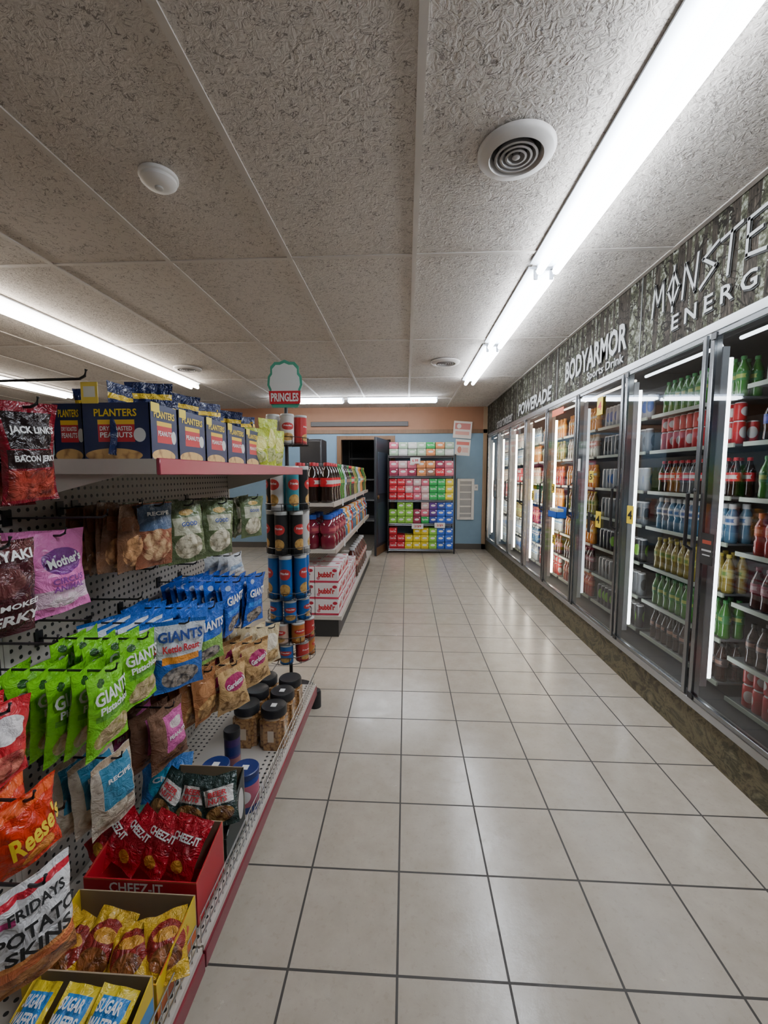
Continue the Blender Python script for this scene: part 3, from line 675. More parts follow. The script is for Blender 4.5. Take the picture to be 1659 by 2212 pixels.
reese = pmat('bag_orange_red', (.60,.030,.008), [('r',.5,.9,.5,.06,(.75,.10,.02)),('e',.6,.2,.25,.12,(.72,.25,.04))], .26, .4)
bag_stack(50,1718,-.68,.125,.14,.05,reese,[("Reese's",.75,.05,.55,YEL,.3,.12)],'orange red candy bag','above the potato snack bag',3,.055,-12)
skins = pmat('bag_white_orange', (.70,.68,.68), [('r',.5,.17,.5,.17,(.62,.15,.04)),('q',.5,.12,.5,.12,(.5,.2,.06),(.25,.07,.02),30),('r',.5,.9,.5,.03,(.55,.02,.04)),('r',.2,.75,.12,.03,(.55,.05,.2)),('r',.5,.36,.5,.025,(.8,.3,.08))], .28, .4)
bag_stack(58,1900,-.60,.13,.165,.055,skins,[('FRIDAYS',.6,.05,.8,BLACK,.09),('POTATO',.82,.03,.62,BLACK,.12),('SKINS',.66,.03,.47,BLACK,.12)],'white and orange potato snack bag','at lower left above yellow box',1,.07,-25)
redb = pmat('bag_scarlet', (.55,.02,.03), [('e',.6,.7,.3,.15,(.75,.7,.7)),('n',.5,.25,.4,.2,(.55,.15,.1),(.3,.03,.03),40)], .28, .35)
bag_stack(-16,1530,-.70,.115,.145,.05,redb,[],'scarlet snack bag','left of the nearest green bags',2,.06,-10)
for k, (hx, hy, X_, L_, lb_) in enumerate(((185,812,-.69,.30,'sticking out above the navy boxes at left'),(228,1112,-.74,.25,'left of the brown nut pouches'),(150,1745,-.66,.32,'right of the orange red bag'),
    (120,1385,-.74,.25,'above the nearest green bags'),(190,1335,-.76,.23,'above the green bags, further along'),(300,1290,-.78,.21,'above the white and blue bags'),(330,1225,-.78,.21,'below the brown pouches'),(420,1215,-.78,.21,'below the nearest olive pouches'),(300,1520,-.78,.21,'between green bags and brown candy bags'))):
    pp = P(hx, hy, X=X_); hook(pp.y, pp.z-.01, L_, 'empty black peg hook ' + lb_)

# ---------------------------------------------------------------- navy boxes on the top shelf
NAVY = (.012,.02,.075)
navyp = pmat('box_navy', NAVY, [('r',.5,.50,.27,.17,(.50,.02,.03)),('r',.5,.67,.27,.04,(.75,.45,.03)),('n',.45,.1,.42,.12,(.60,.36,.13),(.25,.12,.04),40),('e',.84,.45,.09,.12,(.6,.6,.58))], .4)
flapm = pmat('flap_navy', NAVY, [('r',.5,.97,.5,.03,(.75,.5,.04))], .4)
NB_BAG = pmat('bag_navy', (.012,.02,.075), [('r',.5,.80,.5,.04,(.75,.5,.04)),('r',.5,.4,.35,.18,(.5,.03,.03))], .22, .5)
def navy_box(x0, x1, y0, y1, h, label, short, big=False, n=2):
    t = thing('snack_box', label, 'box', ((x0+x1)/2, (y0+y1)/2, TSZ))
    wx, wy = (x1-x0)/2, (y1-y0)/2
    bm = nb(); box(bm, -wx, wx, -wy, wy, 0, .004)
    box(bm, -wx, wx, -wy, -wy+.003, 0, h); box(bm, -wx, -wx+.003, -wy, wy, 0, h); box(bm, wx-.003, wx, -wy, wy, 0, h); box(bm, -wx, wx, wy-.003, wy, 0, h)
    obj('carton', mk(bm), navyp, t)
    if big:
        bm = nb(); box(bm, -wx+.003, -wx+.05, -wy-.001, -wy+.001, h-.002, h+.055)
        obj('price_flag', mk(bm), pmat('flag_yellow', (.75,.55,.08), [('r',.5,.55,.35,.25,(.75,.72,.62))], .5), t)
    bm = nb(); box(bm, -wx+.002, wx-.03, wy-.006, wy-.003, h*.5, h+.05); obj('raised_back_flap', mk(bm), flapm, t)
    lettering(t, 'PLANTERS', wx*1.25, YEL, (0,-wy-.0012,h*.83), 0, h*.13)
    lettering(t, 'DRY ROASTED', wx*.95, WHITE, (0,-wy-.0012,h*.56), 0, h*.075); lettering(t, 'PEANUTS', wx*.95, WHITE, (0,-wy-.0012,h*.45), 0, h*.09)
    lettering(t, 'PLANTERS', wy*1.5, YEL, (wx+.0012,0,h*.83), R(90), h*.13)
    lettering(t, 'PEANUTS', wy*1.0, WHITE, (wx+.0012,0,h*.5), R(90), h*.09)
    bm = nb(); box(bm, wx, wx+.001, -wy+.006, -wy+.045, h*.86, h*1.02); obj('price_sticker', mk(bm), mat('sticker_gold', (.8,.6,.05), .5), t)
    for k in range(n):
        make_bag(NB_BAG, min(.13, wx*1.25), .205, .035, [], ((x0+x1)/2+(.035 if k % 2 else .0), y0+.065+(y1-y0-.10)*(k/(max(1,n-1))), TSZ+.008+.205+.018*(k%2)), (R(random.uniform(-8,8)),R(random.uniform(-8,8)),R(random.uniform(20,75))), 'crinkled navy snack bag standing in ' + short, 'navy bags in ' + short)
pa = P(178,930,Y=1.12); pb = P(325,930,Y=1.12)
ys = [P(px, 940, X=pb.x).y for px in (325, 386, 445, 491, 531, 562)]
navy_box(pa.x, pb.x, 1.12, ys[1]-.006, .158, 'largest looking navy peanut box with yellow flag on the top shelf', 'the navy box with yellow flag', True, 2)
for k, nm in ((1,'second'),(2,'third'),(3,'fourth'),(4,'farthest')):
    navy_box(pb.x-.19, pb.x, ys[k], ys[k+1]-.006, .16, nm + ' navy peanut box along the top shelf', 'the ' + nm + ' navy box along top shelf', False, 2)
navy_box(BX+.012, pa.x-.006, 1.14, 1.40, .16, 'navy box at the left end of top shelf, mostly behind another', 'leftmost navy box', False, 1)
limep = pmat('bag_lime_yellow', (.42,.48,.03), [('e',.5,.6,.35,.2,(.75,.7,.2)),('n',.5,.25,.4,.15,(.5,.5,.2),(.2,.25,.05),50)], .25, .4)
for k, (px, pt) in enumerate(((556,925),(578,905),(596,930))):
    p = P(px, pt, X=-.70); hh = p.z - TSZ
    make_bag(limep, .12, hh-.002, .05, [], p, (0,0,R(50+k*10)), ['nearest','middle','farthest'][k] + ' of three lime yellow snack bags standing beyond navy boxes')

# ---------------------------------------------------------------- trays on the base deck
def tray(x0, x1, y0, y1, h, hb, m, inner, label, name='display_box', low=.6):
    t = thing(name, label, 'display box', ((x0+x1)/2, (y0+y1)/2, DKZ))
    wx, wy = (x1-x0)/2, (y1-y0)/2; e = .003
    bm = nb(); box(bm, -wx, wx, -wy, wy, 0, e); box(bm, -wx, wx, -wy, -wy+e, 0, h*low)
    for s in (-1, 1):
        a, b = (wx-e, wx) if s > 0 else (-wx, -wx+e)
        vs = [bm.verts.new(p) for p in ((a,-wy+e,0),(b,-wy+e,0),(b,-wy+e,h*low),(a,-wy+e,h*low),(a,wy-e,0),(b,wy-e,0),(b,wy-e,hb),(a,wy-e,hb))]
        for i in ((0,1,2,3),(5,4,7,6),(1,5,6,2),(4,0,3,7),(3,2,6,7),(1,0,4,5)): face(bm, [vs[k] for k in i], 0, Q)
    obj('carton', mk(bm), m, t)
    bm = nb(); box(bm, -wx, wx, wy-e, wy, 0, hb); obj('back_flap', mk(bm), inner, t)
    return t
CARD = mat('card_brown', (.36,.27,.17), .7)
t = tray(-.80,-.545,.575,.79,.11,.135, pmat('box_yellow_red', (.70,.48,.03), [('r',.5,.5,.5,.15,(.05,.25,.55))], .4), CARD, 'display box of yellow and blue wafer packs at bottom left')
wafer = pmat('pack_wafer', (.75,.55,.03), [('r',.5,.62,.38,.30,(.03,.22,.55)),('r',.5,.1,.5,.05,(.6,.05,.03))], .28, .3)
for k in range(3):
    make_bag(wafer, .075, .20, .045, [('SUGAR',.62,0,.84,WHITE,.1),('WAFERS',.7,0,.71,WHITE,.1)], (-.755+k*.08, .765, DKZ+.14), (R(-66),0,R(-4)), ['left','middle','right'][k] + ' yellow and blue wafer pack in the bottom left display box', name='wafer_pack')
t = tray(-.86,-.545,.80,.975,.115,.125, pmat('box_yellow', (.72,.50,.02), [('r',.5,.2,.5,.12,(.6,.12,.02)),('e',.5,.6,.3,.2,(.62,.08,.02))], .4), CARD, 'yellow display box of red and brown snack packs', low=.85)
brn = pmat('pack_brown_yellow', (.55,.33,.02), [('e',.5,.52,.46,.33,(.24,.02,.015)),('e',.5,.62,.3,.1,(.55,.25,.03)),('n',.5,.3,.38,.16,(.3,.1,.03),(.1,.03,.01),50)], .22, .5)
for k in range(5):
    make_bag(brn, .10, .14, .05, [], (-.835+k*.058, .94-.014*(k%2), DKZ+.112-.01*(k%2)), (R(-76+6*(k%3)),R(10*((k%3)-1)),R(-35+16*k)), ['leftmost','second','middle','fourth','rightmost'][k] + ' red and brown snack pack in the yellow display box', name='snack_pack')
t = tray(-.87,-.555,1.0,1.165,.135,.165, pmat('box_red', (.42,.008,.02), [('r',.5,.99,.5,.02,(.5,.1,.05))], .4), CARD, 'red display box of cheese cracker packs', low=.97)
lettering(t, 'CHEEZ-IT', .15, WHITE, (-.01,-.0838,.108), 0, .03)
chz = pmat('pack_red', (.42,.008,.02), [('r',.5,.56,.4,.16,(.30,.005,.015)),('e',.5,.2,.2,.1,(.7,.35,.05))], .22, .5)
for k in range(4):
    make_bag(chz, .105, .15, .04, [('CHEEZ-IT',.8,0,.66,WHITE,.13)], (-.82+k*.066, 1.155-.004*k, DKZ+.195), (R(-46+4*k),R(22-4*k),R(-32+8*k)), ['leftmost','second','third','rightmost'][k] + ' red cracker pack in the red display box', name='cracker_pack')
t = tray(-.78,-.555,1.185,1.335,.14,.215, pmat('box_dark_green', (.012,.022,.018), [('e',.8,.5,.15,.25,(.6,.58,.55)),('r',.5,.08,.5,.04,(.3,.3,.3))], .4), CARD, 'dark green display box of beer nut packs')
bn = pmat('pack_beer_nuts', (.02,.04,.035), [('r',.5,.6,.42,.16,(.62,.60,.56)),('n',.5,.25,.42,.16,(.45,.25,.09),(.12,.05,.02),45)], .2, .5)
for k in range(3):
    make_bag(bn, .115, .145, .045, [('BEER',.5,0,.66,REDI,.1),('NUTS',.5,0,.53,REDI,.1)], (-.75+k*.065, 1.31-.015*k, DKZ+.20+.012*k), (R(-45+7*k),R(14-12*k),R(-22+18*k)), ['left','middle','right'][k] + ' shiny black nut pack in the dark green display box', name='nut_pack')
mun = pmat('bag_blue_teal', (.03,.15,.42), [('e',.5,.55,.36,.25,(.05,.35,.55)),('r',.5,.2,.5,.08,(.1,.4,.3))], .25, .4)
make_bag(mun, .17, .19, .05, [('Chips',.5,0,.62,WHITE,.12,.1)], (-.86,1.40,DKZ+.20), (R(-35),0,R(20)), 'blue cookie bag leaning behind the dark green display box')
def tub(loc, r, h, mb, ml, label, name='lidded_tub', cat='tub', sticker=False, group=None):
    t = thing(name, label, cat, loc, 0, group)
    bm = nb(); lathe(bm, [(0,0),(r*.9,0),(r*.96,.01),(r*.96,h*.84),(r*.86,h*.88),(0,h*.88)], 24); obj('container', mk(bm), mb, t)
    bm = nb(); lathe(bm, [(r*.9,h*.84),(r,h*.86),(r,h*.985),(r*.94,h),(r*.8,h*.99),(0,h*.99)], 24); obj('lid', mk(bm), ml, t)
    if sticker:
        bm = nb(); box(bm, -.012, .012, -.012, .012, h*.99, h*.99+.0015); obj('price_sticker', mk(bm), WHITE, t)
    return t
LIDB = mat('lid_blue', (.012,.03,.16), .35); LIDK = mat('lid_black', (.018,.018,.02), .4)
tubm = pmat('tub_blue', (.02,.05,.25), [('r',.5,.5,.3,.3,(.4,.1,.15)),('e',.5,.5,.12,.2,(.7,.7,.7))], .35)
tub((-.585,1.42,DKZ), .05, .15, tubm, LIDB, 'blue lidded tub by the wire fence', sticker=True); tub((-.70,1.43,DKZ), .05, .15, tubm, LIDB, 'blue lidded tub behind the dark green box', sticker=True)
tub((-.69,1.555,DKZ), .032, .21, pmat('shaker_purple', (.06,.03,.12), [('r',.5,.35,.5,.2,(.3,.12,.1)),('r',.5,.7,.5,.1,(.02,.03,.12))], .3), LIDK, 'tall dark purple canister with black cap in front of nut jars', name='canister', cat='canister')
nutj = pmat('jar_nuts', (.30,.15,.05), [('q',.5,.45,.6,.5,(.42,.22,.08),(.15,.06,.02),70),('r',.5,.5,.13,.2,(.62,.5,.35))], .15, 0, .6)
JL = ['nut jar with black lid nearest the fence corner, first of fence row','nut jar with black lid left of the first fence row jar','second black lidded nut jar along the wire fence','black lidded nut jar left of the second fence row jar','farthest black lidded nut jar along the wire fence','farthest black lidded nut jar away from the fence']
for k, (x_, y_) in enumerate(((-.592,1.78),(-.72,1.79),(-.592,1.91),(-.72,1.92),(-.590,2.04),(-.718,2.05))):
    t = thing('nut_jar', JL[k], 'jar', (x_, y_, DKZ), 0)
    bm = nb(); box(bm, -.054, .054, -.054, .054, 0, .13); bmesh.ops.bevel(bm, geom=[e for e in bm.edges if abs(e.verts[0].co.z-e.verts[1].co.z) > .05], offset=.02, segments=3, affect='EDGES')
    for f_ in bm.faces: f_.smooth = True
    obj('jar_body', mk(bm), nutj, t)
    bm = nb(); lathe(bm, [(.054,.13),(.050,.142),(.046,.15)], 24); obj('shoulder', mk(bm), nutj, t)
    bm = nb(); lathe(bm, [(.05,.146),(.057,.148),(.057,.178),(.053,.184),(.045,.181),(0,.181)], 28); obj('lid', mk(bm), LIDK, t)
    if k in (0, 2):
        bm = nb(); box(bm, -.012, .012, -.014, .014, .1815, .183); obj('price_sticker', mk(bm), WHITE, t)

# ---------------------------------------------------------------- chip can rack
RX, RY = -.715, 2.50
rk = thing('wire_can_rack', 'slim black spinner rack of chip cans at the end of snack shelf', 'display rack', (RX, RY, 0))
bm = nb(); tube(bm, [(0,0,.02),(0,0,1.77)], .011, 10); obj('pole', mk(bm), BLK, rk)
bm = nb(); lathe(bm, [(0,0),(.16,0),(.16,.012),(.03,.03),(0,.03)], 28); obj('foot', mk(bm), BLK, rk)
tiers = [(1.55,.17,6,.090,.038),(1.165,.26,6,.090,.038),(.905,.255,6,.090,.038),(.635,.265,6,.090,.038),(.500,.13,6,.092,.038),(.375,.12,7,.11,.040),(.255,.115,7,.11,.040)]
wh_, rd_, tl_, bk_, bl_, or_, cr_ = (.55,.53,.51),(.42,.03,.03),(.03,.19,.23),(.02,.02,.02),(.010,.10,.33),(.46,.15,.03),(.46,.33,.26)
pal = [[wh_,rd_,wh_,cr_,wh_,wh_],[tl_,bk_,bk_,tl_,bk_,wh_],[bk_,wh_,bk_,bk_,bk_,bk_],[bl_]*6,[bl_]*6,[rd_,cr_,bl_,wh_,bl_,cr_,or_],[or_,cr_,bl_,cr_,or_,bl_,rd_]]
CN = {wh_:'white',rd_:'red',tl_:'teal',bk_:'black',bl_:'blue',or_:'orange',cr_:'cream'}
TN = ['top','second','third','fourth','fifth','sixth','lowest']
for ti, (z0, h, n, rad, r) in enumerate(tiers):
    bm = nb(); rr = rad+r+.003
    for zz in (0, .04):
        tube(bm, [(rr*math.cos(2*PI*k/24), rr*math.sin(2*PI*k/24), z0+zz) for k in range(25)], .002, 4)
    for k in range(n*2): a = PI*k/n; tube(bm, [(.01*math.cos(a), .01*math.sin(a), z0-.002), (rr*math.cos(a), rr*math.sin(a), z0-.002), (rr*math.cos(a), rr*math.sin(a), z0+.04)], .002, 4)
    obj('wire_basket', mk(bm), BLK, rk)
    cm = mk(lathe(nb(), [(0,0),(r,0),(r,.004),(r*.985,.008),(r*.985,h*.94),(0,h*.94)], 20)); lm = mk(lathe(nb(), [(r*.99,h*.92),(r*1.01,h*.93),(r*1.01,h*.985),(r*.95,h),(0,h*.995)], 20))
    for k in range(n):
        a = -PI/2 + .35 + 2*PI*k/n + ti*.25; c = pal[ti][k]; nm = CN[c]
        m_ = pmat('chip_can_' + nm, c, [('e',.5,.62,.17,.13,(.45,.03,.03)),('n',.5,.25,.15,.14,(.5,.3,.09),(.3,.15,.04),60),('r',.5,.04,1,.04,tuple(x*.4 for x in c))], .3)
        me = cm.copy() if k else cm
        me.materials.clear()
        o = obj('chip_can', me, m_, None, (RX+rad*math.cos(a), RY+rad*math.sin(a), z0), (0,0,a+PI/2))
        tag(o, '%s chip can in the %s tier of the spinner rack' % (nm, TN[ti]), 'can', '%s chip cans in the %s tier' % (nm, TN[ti]))
        obj('lid', lm, mat('can_lid', (.5,.5,.48), .35), o)
        lettering(o, 'Pringles', r*1.3, WHITE, (0,0,h*.60), 0, h*.07 if h > .15 else h*.1, .03, cyl(r*1.0))
sg = thing('topper_sign', 'green edged rounded sign on the pole above chip can rack', 'sign', (RX, RY-.012, 1.77))
def blob(sc):
    base = [(-.075,0),(.075,0),(.092,.03),(.092,.10),(.105,.13),(.10,.18),(.085,.20),(.085,.235),(.06,.262),(.03,.262),(0,.275),(-.03,.262),(-.06,.262),(-.085,.235),(-.085,.20),(-.10,.18),(-.105,.13),(-.092,.10),(-.092,.03)]
    return [(x*sc, .1375 + (z-.1375)*sc) for x, z in base]
bm = nb(); prism(bm, blob(1.0), 0, .004); obj('board', mk(bm), mat('sign_green', (.08,.36,.24), .4), sg)
bm = nb(); prism(bm, blob(.86), -.003, 0); obj('white_panel', mk(bm), mat('sign_white', (.72,.73,.71), .4), sg)
bm = nb(); prism(bm, [(-.09,.02),(.09,.02),(.095,.095),(-.095,.095)], -.006, -.003); obj('red_band', mk(bm), mat('sign_red', (.55,.02,.03), .4), sg)
lettering(sg, 'PRINGLES', .165, WHITE, (0,-.0072,.058), 0, .05, .03)

# ---------------------------------------------------------------- second gondola
G0, G1, GX = 3.42, 6.5, -.545
t = thing('gondola_shelf', 'farther shelf unit of soda bottles and drink cartons beyond the can rack', 'shelf unit', (-.8, (G0+G1)/2, 0))
bm = nb(); box(bm, -1.04, -1.0, G0, G1, 0, 1.3); obj('back_panel', mk(bm), PEG, t, world=True)
for z0, xf in ((1.14,-.60),(.75,-.585),(.18,GX)):
    bm = nb(); box(bm, -1.0, xf, G0, G1, z0-.03, z0); s_ = obj('shelf', mk(bm), SHELF, t, world=True)
    bm = nb(); box(bm, xf, xf+.008, G0, G1, z0-.035, z0+.004); obj('price_strip', mk(bm), mat('strip_cream', (.5,.42,.36), .4) if z0 > .2 else SHELF, s_)
bm = nb(); box(bm, -1.0, GX-.02, G0+.01, G1, 0, .15); obj('kick_plate', mk(bm), mat('kick_black', (.03,.03,.03), .5), t, world=True)
LB = {}
def big(key, k2, shape='soda', h=.335, r=.057):
    if k2 not in LB:
        s_, lq, lb_, cp, ds = KB[key]
        LB[k2] = proto_bottle(k2, shape, h, r, lq, lb_, cp, 'large_bottle', 18)
    return LB[k2]
seq = ['cola','cola','cola','cola','lime','lime','water','rootbeer','rootbeer','lime','cola','cola','yellow','yellow','lime','water','water','orange','orange','cola','lime','lime','yellow']
for j in range(23):
    for c in range(3):
        if c and j > 3: continue
        key = seq[j] if not (j > 1 and c) else 'rootbeer'
        d = KB[key][4].replace('bottle', 'large bottle')
        put_bottle(big(key, 'L'+key), (-.663-c*.119, G0+.065+j*.130, 1.14), d + ' on top shelf of farther shelf unit', d + 's on the farther top shelf')
for j in range(20):
    key = 'redsport' if j < 5 else ['blue','orange','water','redsport','blue'][j % 5]
    for c in range(3):
        if c and j > 2: continue
        if j < 5: 
            desc = 'large dark red juice bottle'
            if 'Jred' not in LB: LB['Jred'] = proto_bottle('Jred','sport',.285,.066,liq('juice',(.17,.008,.025)),lab('jl',(.25,.02,.05),(.4,.1,.1)),mat('cap_navy',(.02,.08,.4)),'large_bottle',18)
            pr = LB['Jred']
        else: desc = KB[key][4].replace('bottle','large bottle'); pr = big(key,'S'+key,'sport',.28,.064)
        put_bottle(pr, (-.66-c*.138, G0+.08+j*.15, .75), desc + ' on middle shelf of farther shelf unit', desc + 's on the farther middle shelf')
carton = pmat('carton_white_red', (.80,.77,.77), [('r',.5,.10,.5,.06,(.55,.03,.08)),('e',.85,.78,.1,.10,(.5,.02,.05)),('e',.15,.3,.07,.10,(.6,.2,.25))], .4)
cme = mk(box(nb(), -.1,.1,-.1,.1,0,.14), .004)
for j in range(6):
    for c in range(2):
        for z_ in range(3 if j < 2 or c == 0 else 0):
            if j > 2 and z_ > 1: continue
            o = obj('drink_carton', cme, carton, None, (-.665-c*.205, G0+.115+j*.205, .18+z_*.1405), (0,0,R(random.uniform(-1.5,1.5))))
            tag(o, 'white and red drink carton stacked on base of the farther shelf unit', 'carton', 'white and red drink cartons')
            lettering(o, "bubbl'r", .14, REDI, (0,-.1012,.075), 0, .05, .05); lettering(o, "bubbl'r", .14, REDI, (.1012,0,.075), R(90), .05, .05)
jug = pmat('jug_label', (.35,.10,.08), [('r',.5,.5,1,.3,(.6,.45,.4))], .4)
LB['jug'] = proto_bottle('jug','soda',.34,.075,liq('jug',(.09,.02,.015)),jug,mat('cap_white',(.75,.75,.75)),'jug',18)
for j in range(7):
    put_bottle(LB['jug'], (-.63, G0+1.42+j*.17, .18), 'dark red jug on base beyond the white and red cartons', 'dark red jugs on the farther base', 'jug')
for k, z0 in enumerate((1.13, .745)):
    for j, yy in enumerate((3.9, 4.9, 5.8)):
        o = obj('price_tag', mk(box(nb(), -.03,.03,-.001,.001,-.03,.03)), mat('paper',(.75,.75,.73),.6), None, ((-.5905 if k == 0 else -.5755), yy, z0-.015), (0,0,R(90)))
        tag(o, '%s white price tag on the %s strip of the farther shelf unit' % (['nearest','middle','farthest'][j], ['upper','lower'][k]), 'price tag')

# ---------------------------------------------------------------- far: soda carton rack
r0 = P(838,1100,Y=7.25); r1 = P(982,1100,Y=7.25)
X0, X1 = r0.x, r1.x; zs = [P(910,py,Y=7.25).z for py in (1186,1131,1080,1028,984)]
zs[0] = max(zs[0], .08)
rk = thing('wire_shelf_rack', 'wire shelf rack packed with soda cartons against the far wall', 'rack', ((X0+X1)/2, 7.45, 0))
for xx in (X0, X1):
    for yy in (7.25, 7.66):
        bm = nb(); tube(bm, [(xx,yy,0),(xx,yy,zs[-1]+.02)], .013, 8); obj('post', mk(bm), BLK, rk, world=True)
for z0 in zs:
    bm = nb()
    for k in range(9): yy = 7.25+k*.41/8; tube(bm, [(X0,yy,z0-.006),(X1,yy,z0-.006)], .004, 4)
    for yy in (7.25, 7.66): tube(bm, [(X0,yy,z0-.03),(X1,yy,z0-.03)], .005, 4)
    obj('shelf', mk(bm), mat('rack_chrome', (.3,.3,.31), .35, .8), rk, world=True)
COLS = {'red':(.60,.015,.03),'pink':(.60,.14,.20),'blush':(.66,.44,.44),'green':(.02,.38,.08),'yellow':(.75,.58,.02),'lime':(.25,.55,.06),'maroon':(.30,.03,.07),'purple':(.10,.03,.22),'navy':(.02,.05,.28),'blue':(.03,.12,.55),'pale green':(.38,.52,.36),'orange':(.66,.24,.08),'white':(.64,.66,.62),'brown':(.28,.13,.08)}
SH = [[['red','red','yellow','yellow','yellow','lime','blue','blue'],['red','red','yellow','yellow','yellow','lime','blue','blue'],['red',None,None,'yellow','yellow','lime','blue','blue']],
 [['lime','lime','lime','maroon','green','navy','blue','blue'],['lime','lime','lime','maroon','pink','purple','blue','blue'],[None,'lime','lime',None,'blush','purple','navy','blue']],
 [['red','red','red','pink','blush','green','green','yellow'],['red','red','blush','pink','blush','green','green','yellow'],['red','red','pink','blush','pink','green','green','yellow']],
 [['maroon','pink','maroon','orange','brown','red','pink'],['pink','blush','pink','orange','orange','maroon','pink']],
 [['pale green','white','pale green','pale green','orange','pale green','white'],['pink','pale green','white','pale green','green','orange','pale green']]]
SNM = ['bottom','second lowest','middle','second highest','top']
LT = {'red':'Coca-Cola','green':'Sprite'}
cm_ = {}
for si, rows in enumerate(SH):
    for ri, row in enumerate(rows):
        n = len(row); pw = (X1-X0-.04)/n; ph = .122 if si < 3 else (.13 if si == 3 else .115)
        for k, cn in enumerate(row):
            if not cn: continue
            key = (n, si > 3, cn)
            if key not in cm_:
                c = COLS[cn]; c2 = (.8,.78,.76)
                m_ = pmat('soda_'+cn, c, [('e',.5,.58,.3,.16,c2 if cn not in LT else tuple(min(1,q*1.15) for q in c)),('r',.5,.12,.5,.07,tuple(q*.55 for q in c)),('e',.85,.86,.08,.08,c2)], .4)
                cm_[key] = (mk(box(nb(), -pw*.48, pw*.48, -.14, .14, 0, ph-.003), .004), m_)
            me, m_ = cm_[key]
            o = obj('soda_carton', me, m_, None, (X0+.02+pw*(k+.5), 7.40+random.uniform(-.012,.012), zs[si]+ri*ph), (0,0,R(random.uniform(-1.5,1.5))))
            tag(o, '%s soda carton on the %s shelf of the far wire rack' % (cn, SNM[si]), 'carton', '%s soda cartons on the %s shelf' % (cn, SNM[si]))
            if cn in LT: lettering(o, LT[cn], pw*.75, WHITE, (0,-.1413,ph*.55), 0, ph*.32)
for px, py, wd, hh, nm in ((897,995,.17,.10,'upper'),(902,1137,.20,.09,'lower left'),(950,1135,.18,.09,'lower right')):
    p = P(px, py, Y=7.235)
    o = obj('price_card', mk(box(nb(), -wd/2, wd/2, -.002, 0, -hh/2, hh/2)), mat('paper',(.75,.75,.73),.6), None, (p.x, 7.238, p.z)); tag(o, nm + ' white price card on the front of the far wire rack', 'price card')
    lettering(o, '6.99' if nm == 'upper' else '2/$9', wd*.6, REDI, (0,-.003,0), 0, hh*.5)

# posters, vent, switch on the far wall
def poster(px0, px1, py0, py1, m, label, rot=0, off=.026):
    a = P(px0, py1, Y=WY-.01); b = P(px1, py0, Y=WY-.01); wd, hh = (b.x-a.x), (b.z-a.z)
    o = obj('poster', mk(box(nb(), -wd/2, wd/2, -.002, .002, -hh/2, hh/2)), m, None, ((a.x+b.x)/2, WY-off, (a.z+b.z)/2), (0, R(rot), 0)); tag(o, label, 'poster'); return o
poster(979,1019,910,947,pmat('poster_red', (.72,.66,.62), [('r',.5,.7,.42,.18,(.55,.2,.18)),('r',.5,.3,.38,.1,(.7,.35,.3)),('e',.3,.7,.12,.14,(.75,.7,.65))], .5),'upper white and red poster on far wall beside the soda rack',4,.0225)
poster(983,1016,949,984,pmat('poster_pale', (.72,.68,.64), [('r',.5,.75,.42,.1,(.6,.15,.12)),('e',.3,.35,.14,.2,(.55,.2,.15)),('r',.68,.35,.2,.15,(.65,.4,.35))], .5),'lower pale poster on far wall beside the soda rack',4,.0025)
a = P(986,1122,Y=WY); b = P(1024,1034,Y=WY)
t = thing('wall_grille', 'white louvred wall grille low on far wall beside soda rack', 'vent', ((a.x+b.x)/2, WY-.02, a.z))
wd, hh = b.x-a.x, b.z-a.z
bm = nb(); box(bm, -wd/2, -wd/2+.05, -.03, .02, 0, hh); box(bm, wd/2-.05, wd/2, -.03, .02, 0, hh); box(bm, -wd/2+.05, wd/2-.05, -.03, .02, 0, .05); box(bm, -wd/2+.05, wd/2-.05, -.03, .02, hh-.05, hh)
obj('frame', mk(bm, .004), mat('grille_white', (.66,.64,.6), .4), t)
bm = nb(); box(bm, -wd/2+.05, wd/2-.05, -.004, .015, .05, hh-.05); obj('backing', mk(bm), mat('grille_grey', (.33,.33,.33), .5), t)
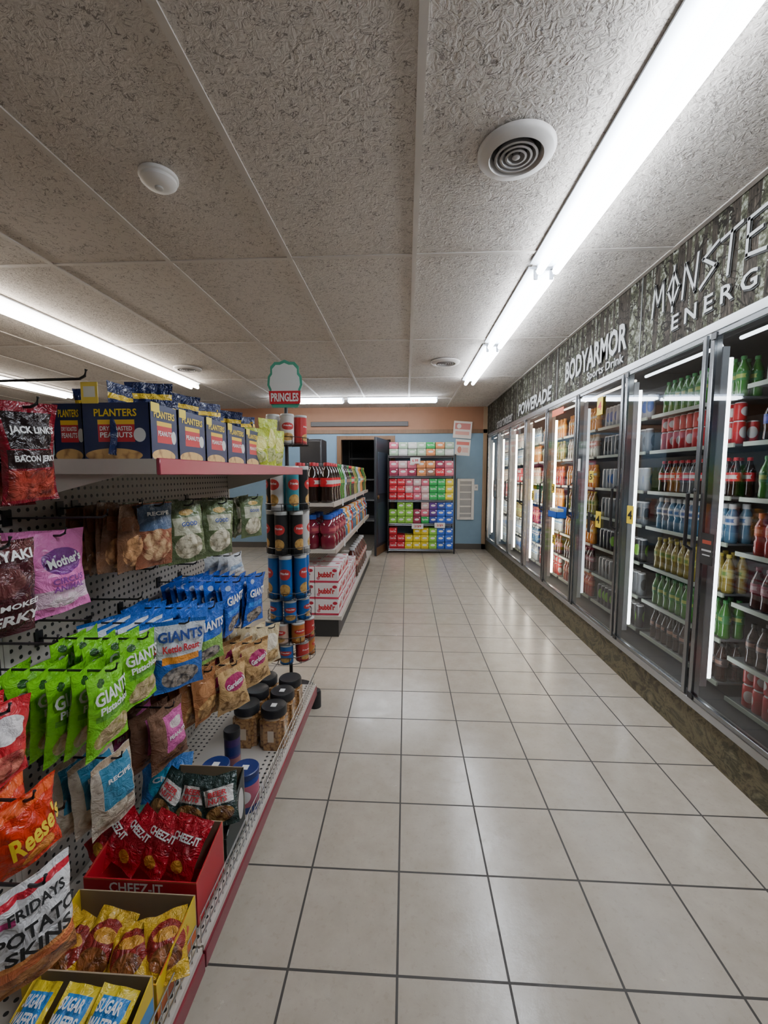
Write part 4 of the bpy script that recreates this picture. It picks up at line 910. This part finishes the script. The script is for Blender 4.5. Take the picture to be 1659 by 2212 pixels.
for k in range(5):
    bm = nb(); z0 = .05+(hh-.1)*(k+.5)/5; box(bm, -wd/2+.05, wd/2-.05, -.025, -.004, z0-.012, z0+.012); obj('slat', mk(bm), mat('grille_white', (.66,.64,.6), .4), t)
p = P(1028,1053,Y=WY); t = thing('thermostat', 'small white wall control box right of the white grille', 'wall control', (p.x, WY-.012, p.z))
bm = nb(); box(bm, -.035, .035, -.018, .012, -.055, .055); obj('case', mk(bm, .005), mat('grille_white', (.66,.64,.6), .4), t)
bm = nb(); box(bm, -.015, .015, -.022, -.018, -.015, .02); obj('button', mk(bm, .002), mat('grille_grey', (.33,.33,.33), .5), t)
a = P(672,922,Y=WY); b = P(882,912,Y=WY)
t = thing('slot_vent', 'long black slot vent high on the peach band of far wall', 'vent', ((a.x+b.x)/2, WY-.02, a.z))
wd = b.x-a.x; bm = nb(); box(bm, -wd/2, wd/2, -.01, .02, 0, .085); obj('frame', mk(bm, .003), mat('slot_dark', (.05,.045,.045), .5), t)
for k in range(3):
    bm = nb(); box(bm, -wd/2+.02, wd/2-.02, -.016, -.01, .012+k*.024, .024+k*.024); obj('slat', mk(bm), mat('slot_grey', (.12,.11,.10), .5), t)

# black cabinet beyond the can rack
a = P(648,1000,Y=6.7); b = P(694,948,Y=6.7)
t = thing('black_cabinet', 'tall black cabinet against the blue far wall left of doorway', 'cabinet', ((a.x+b.x)/2, 6.9, 0))
wd = b.x-a.x; bm = nb(); box(bm, -wd/2, wd/2, -.2, .25, .05, b.z); obj('body', mk(bm, .006), mat('cab_black', (.025,.025,.03), .35), t)
bm = nb(); box(bm, -wd/2+.01, wd/2-.01, -.22, -.2, .1, b.z-.03); d_ = obj('door', mk(bm, .004), mat('cab_door', (.05,.05,.055), .25), t)
bm = nb(); tube(bm, [(wd/2-.04,-.24,.9),(wd/2-.04,-.24,1.3)], .01, 8); obj('handle', mk(bm), STEEL, d_)
bm = nb(); box(bm, -wd/2+.01, wd/2-.01, -.18, .23, 0, .05); obj('plinth', mk(bm), BLK, t)
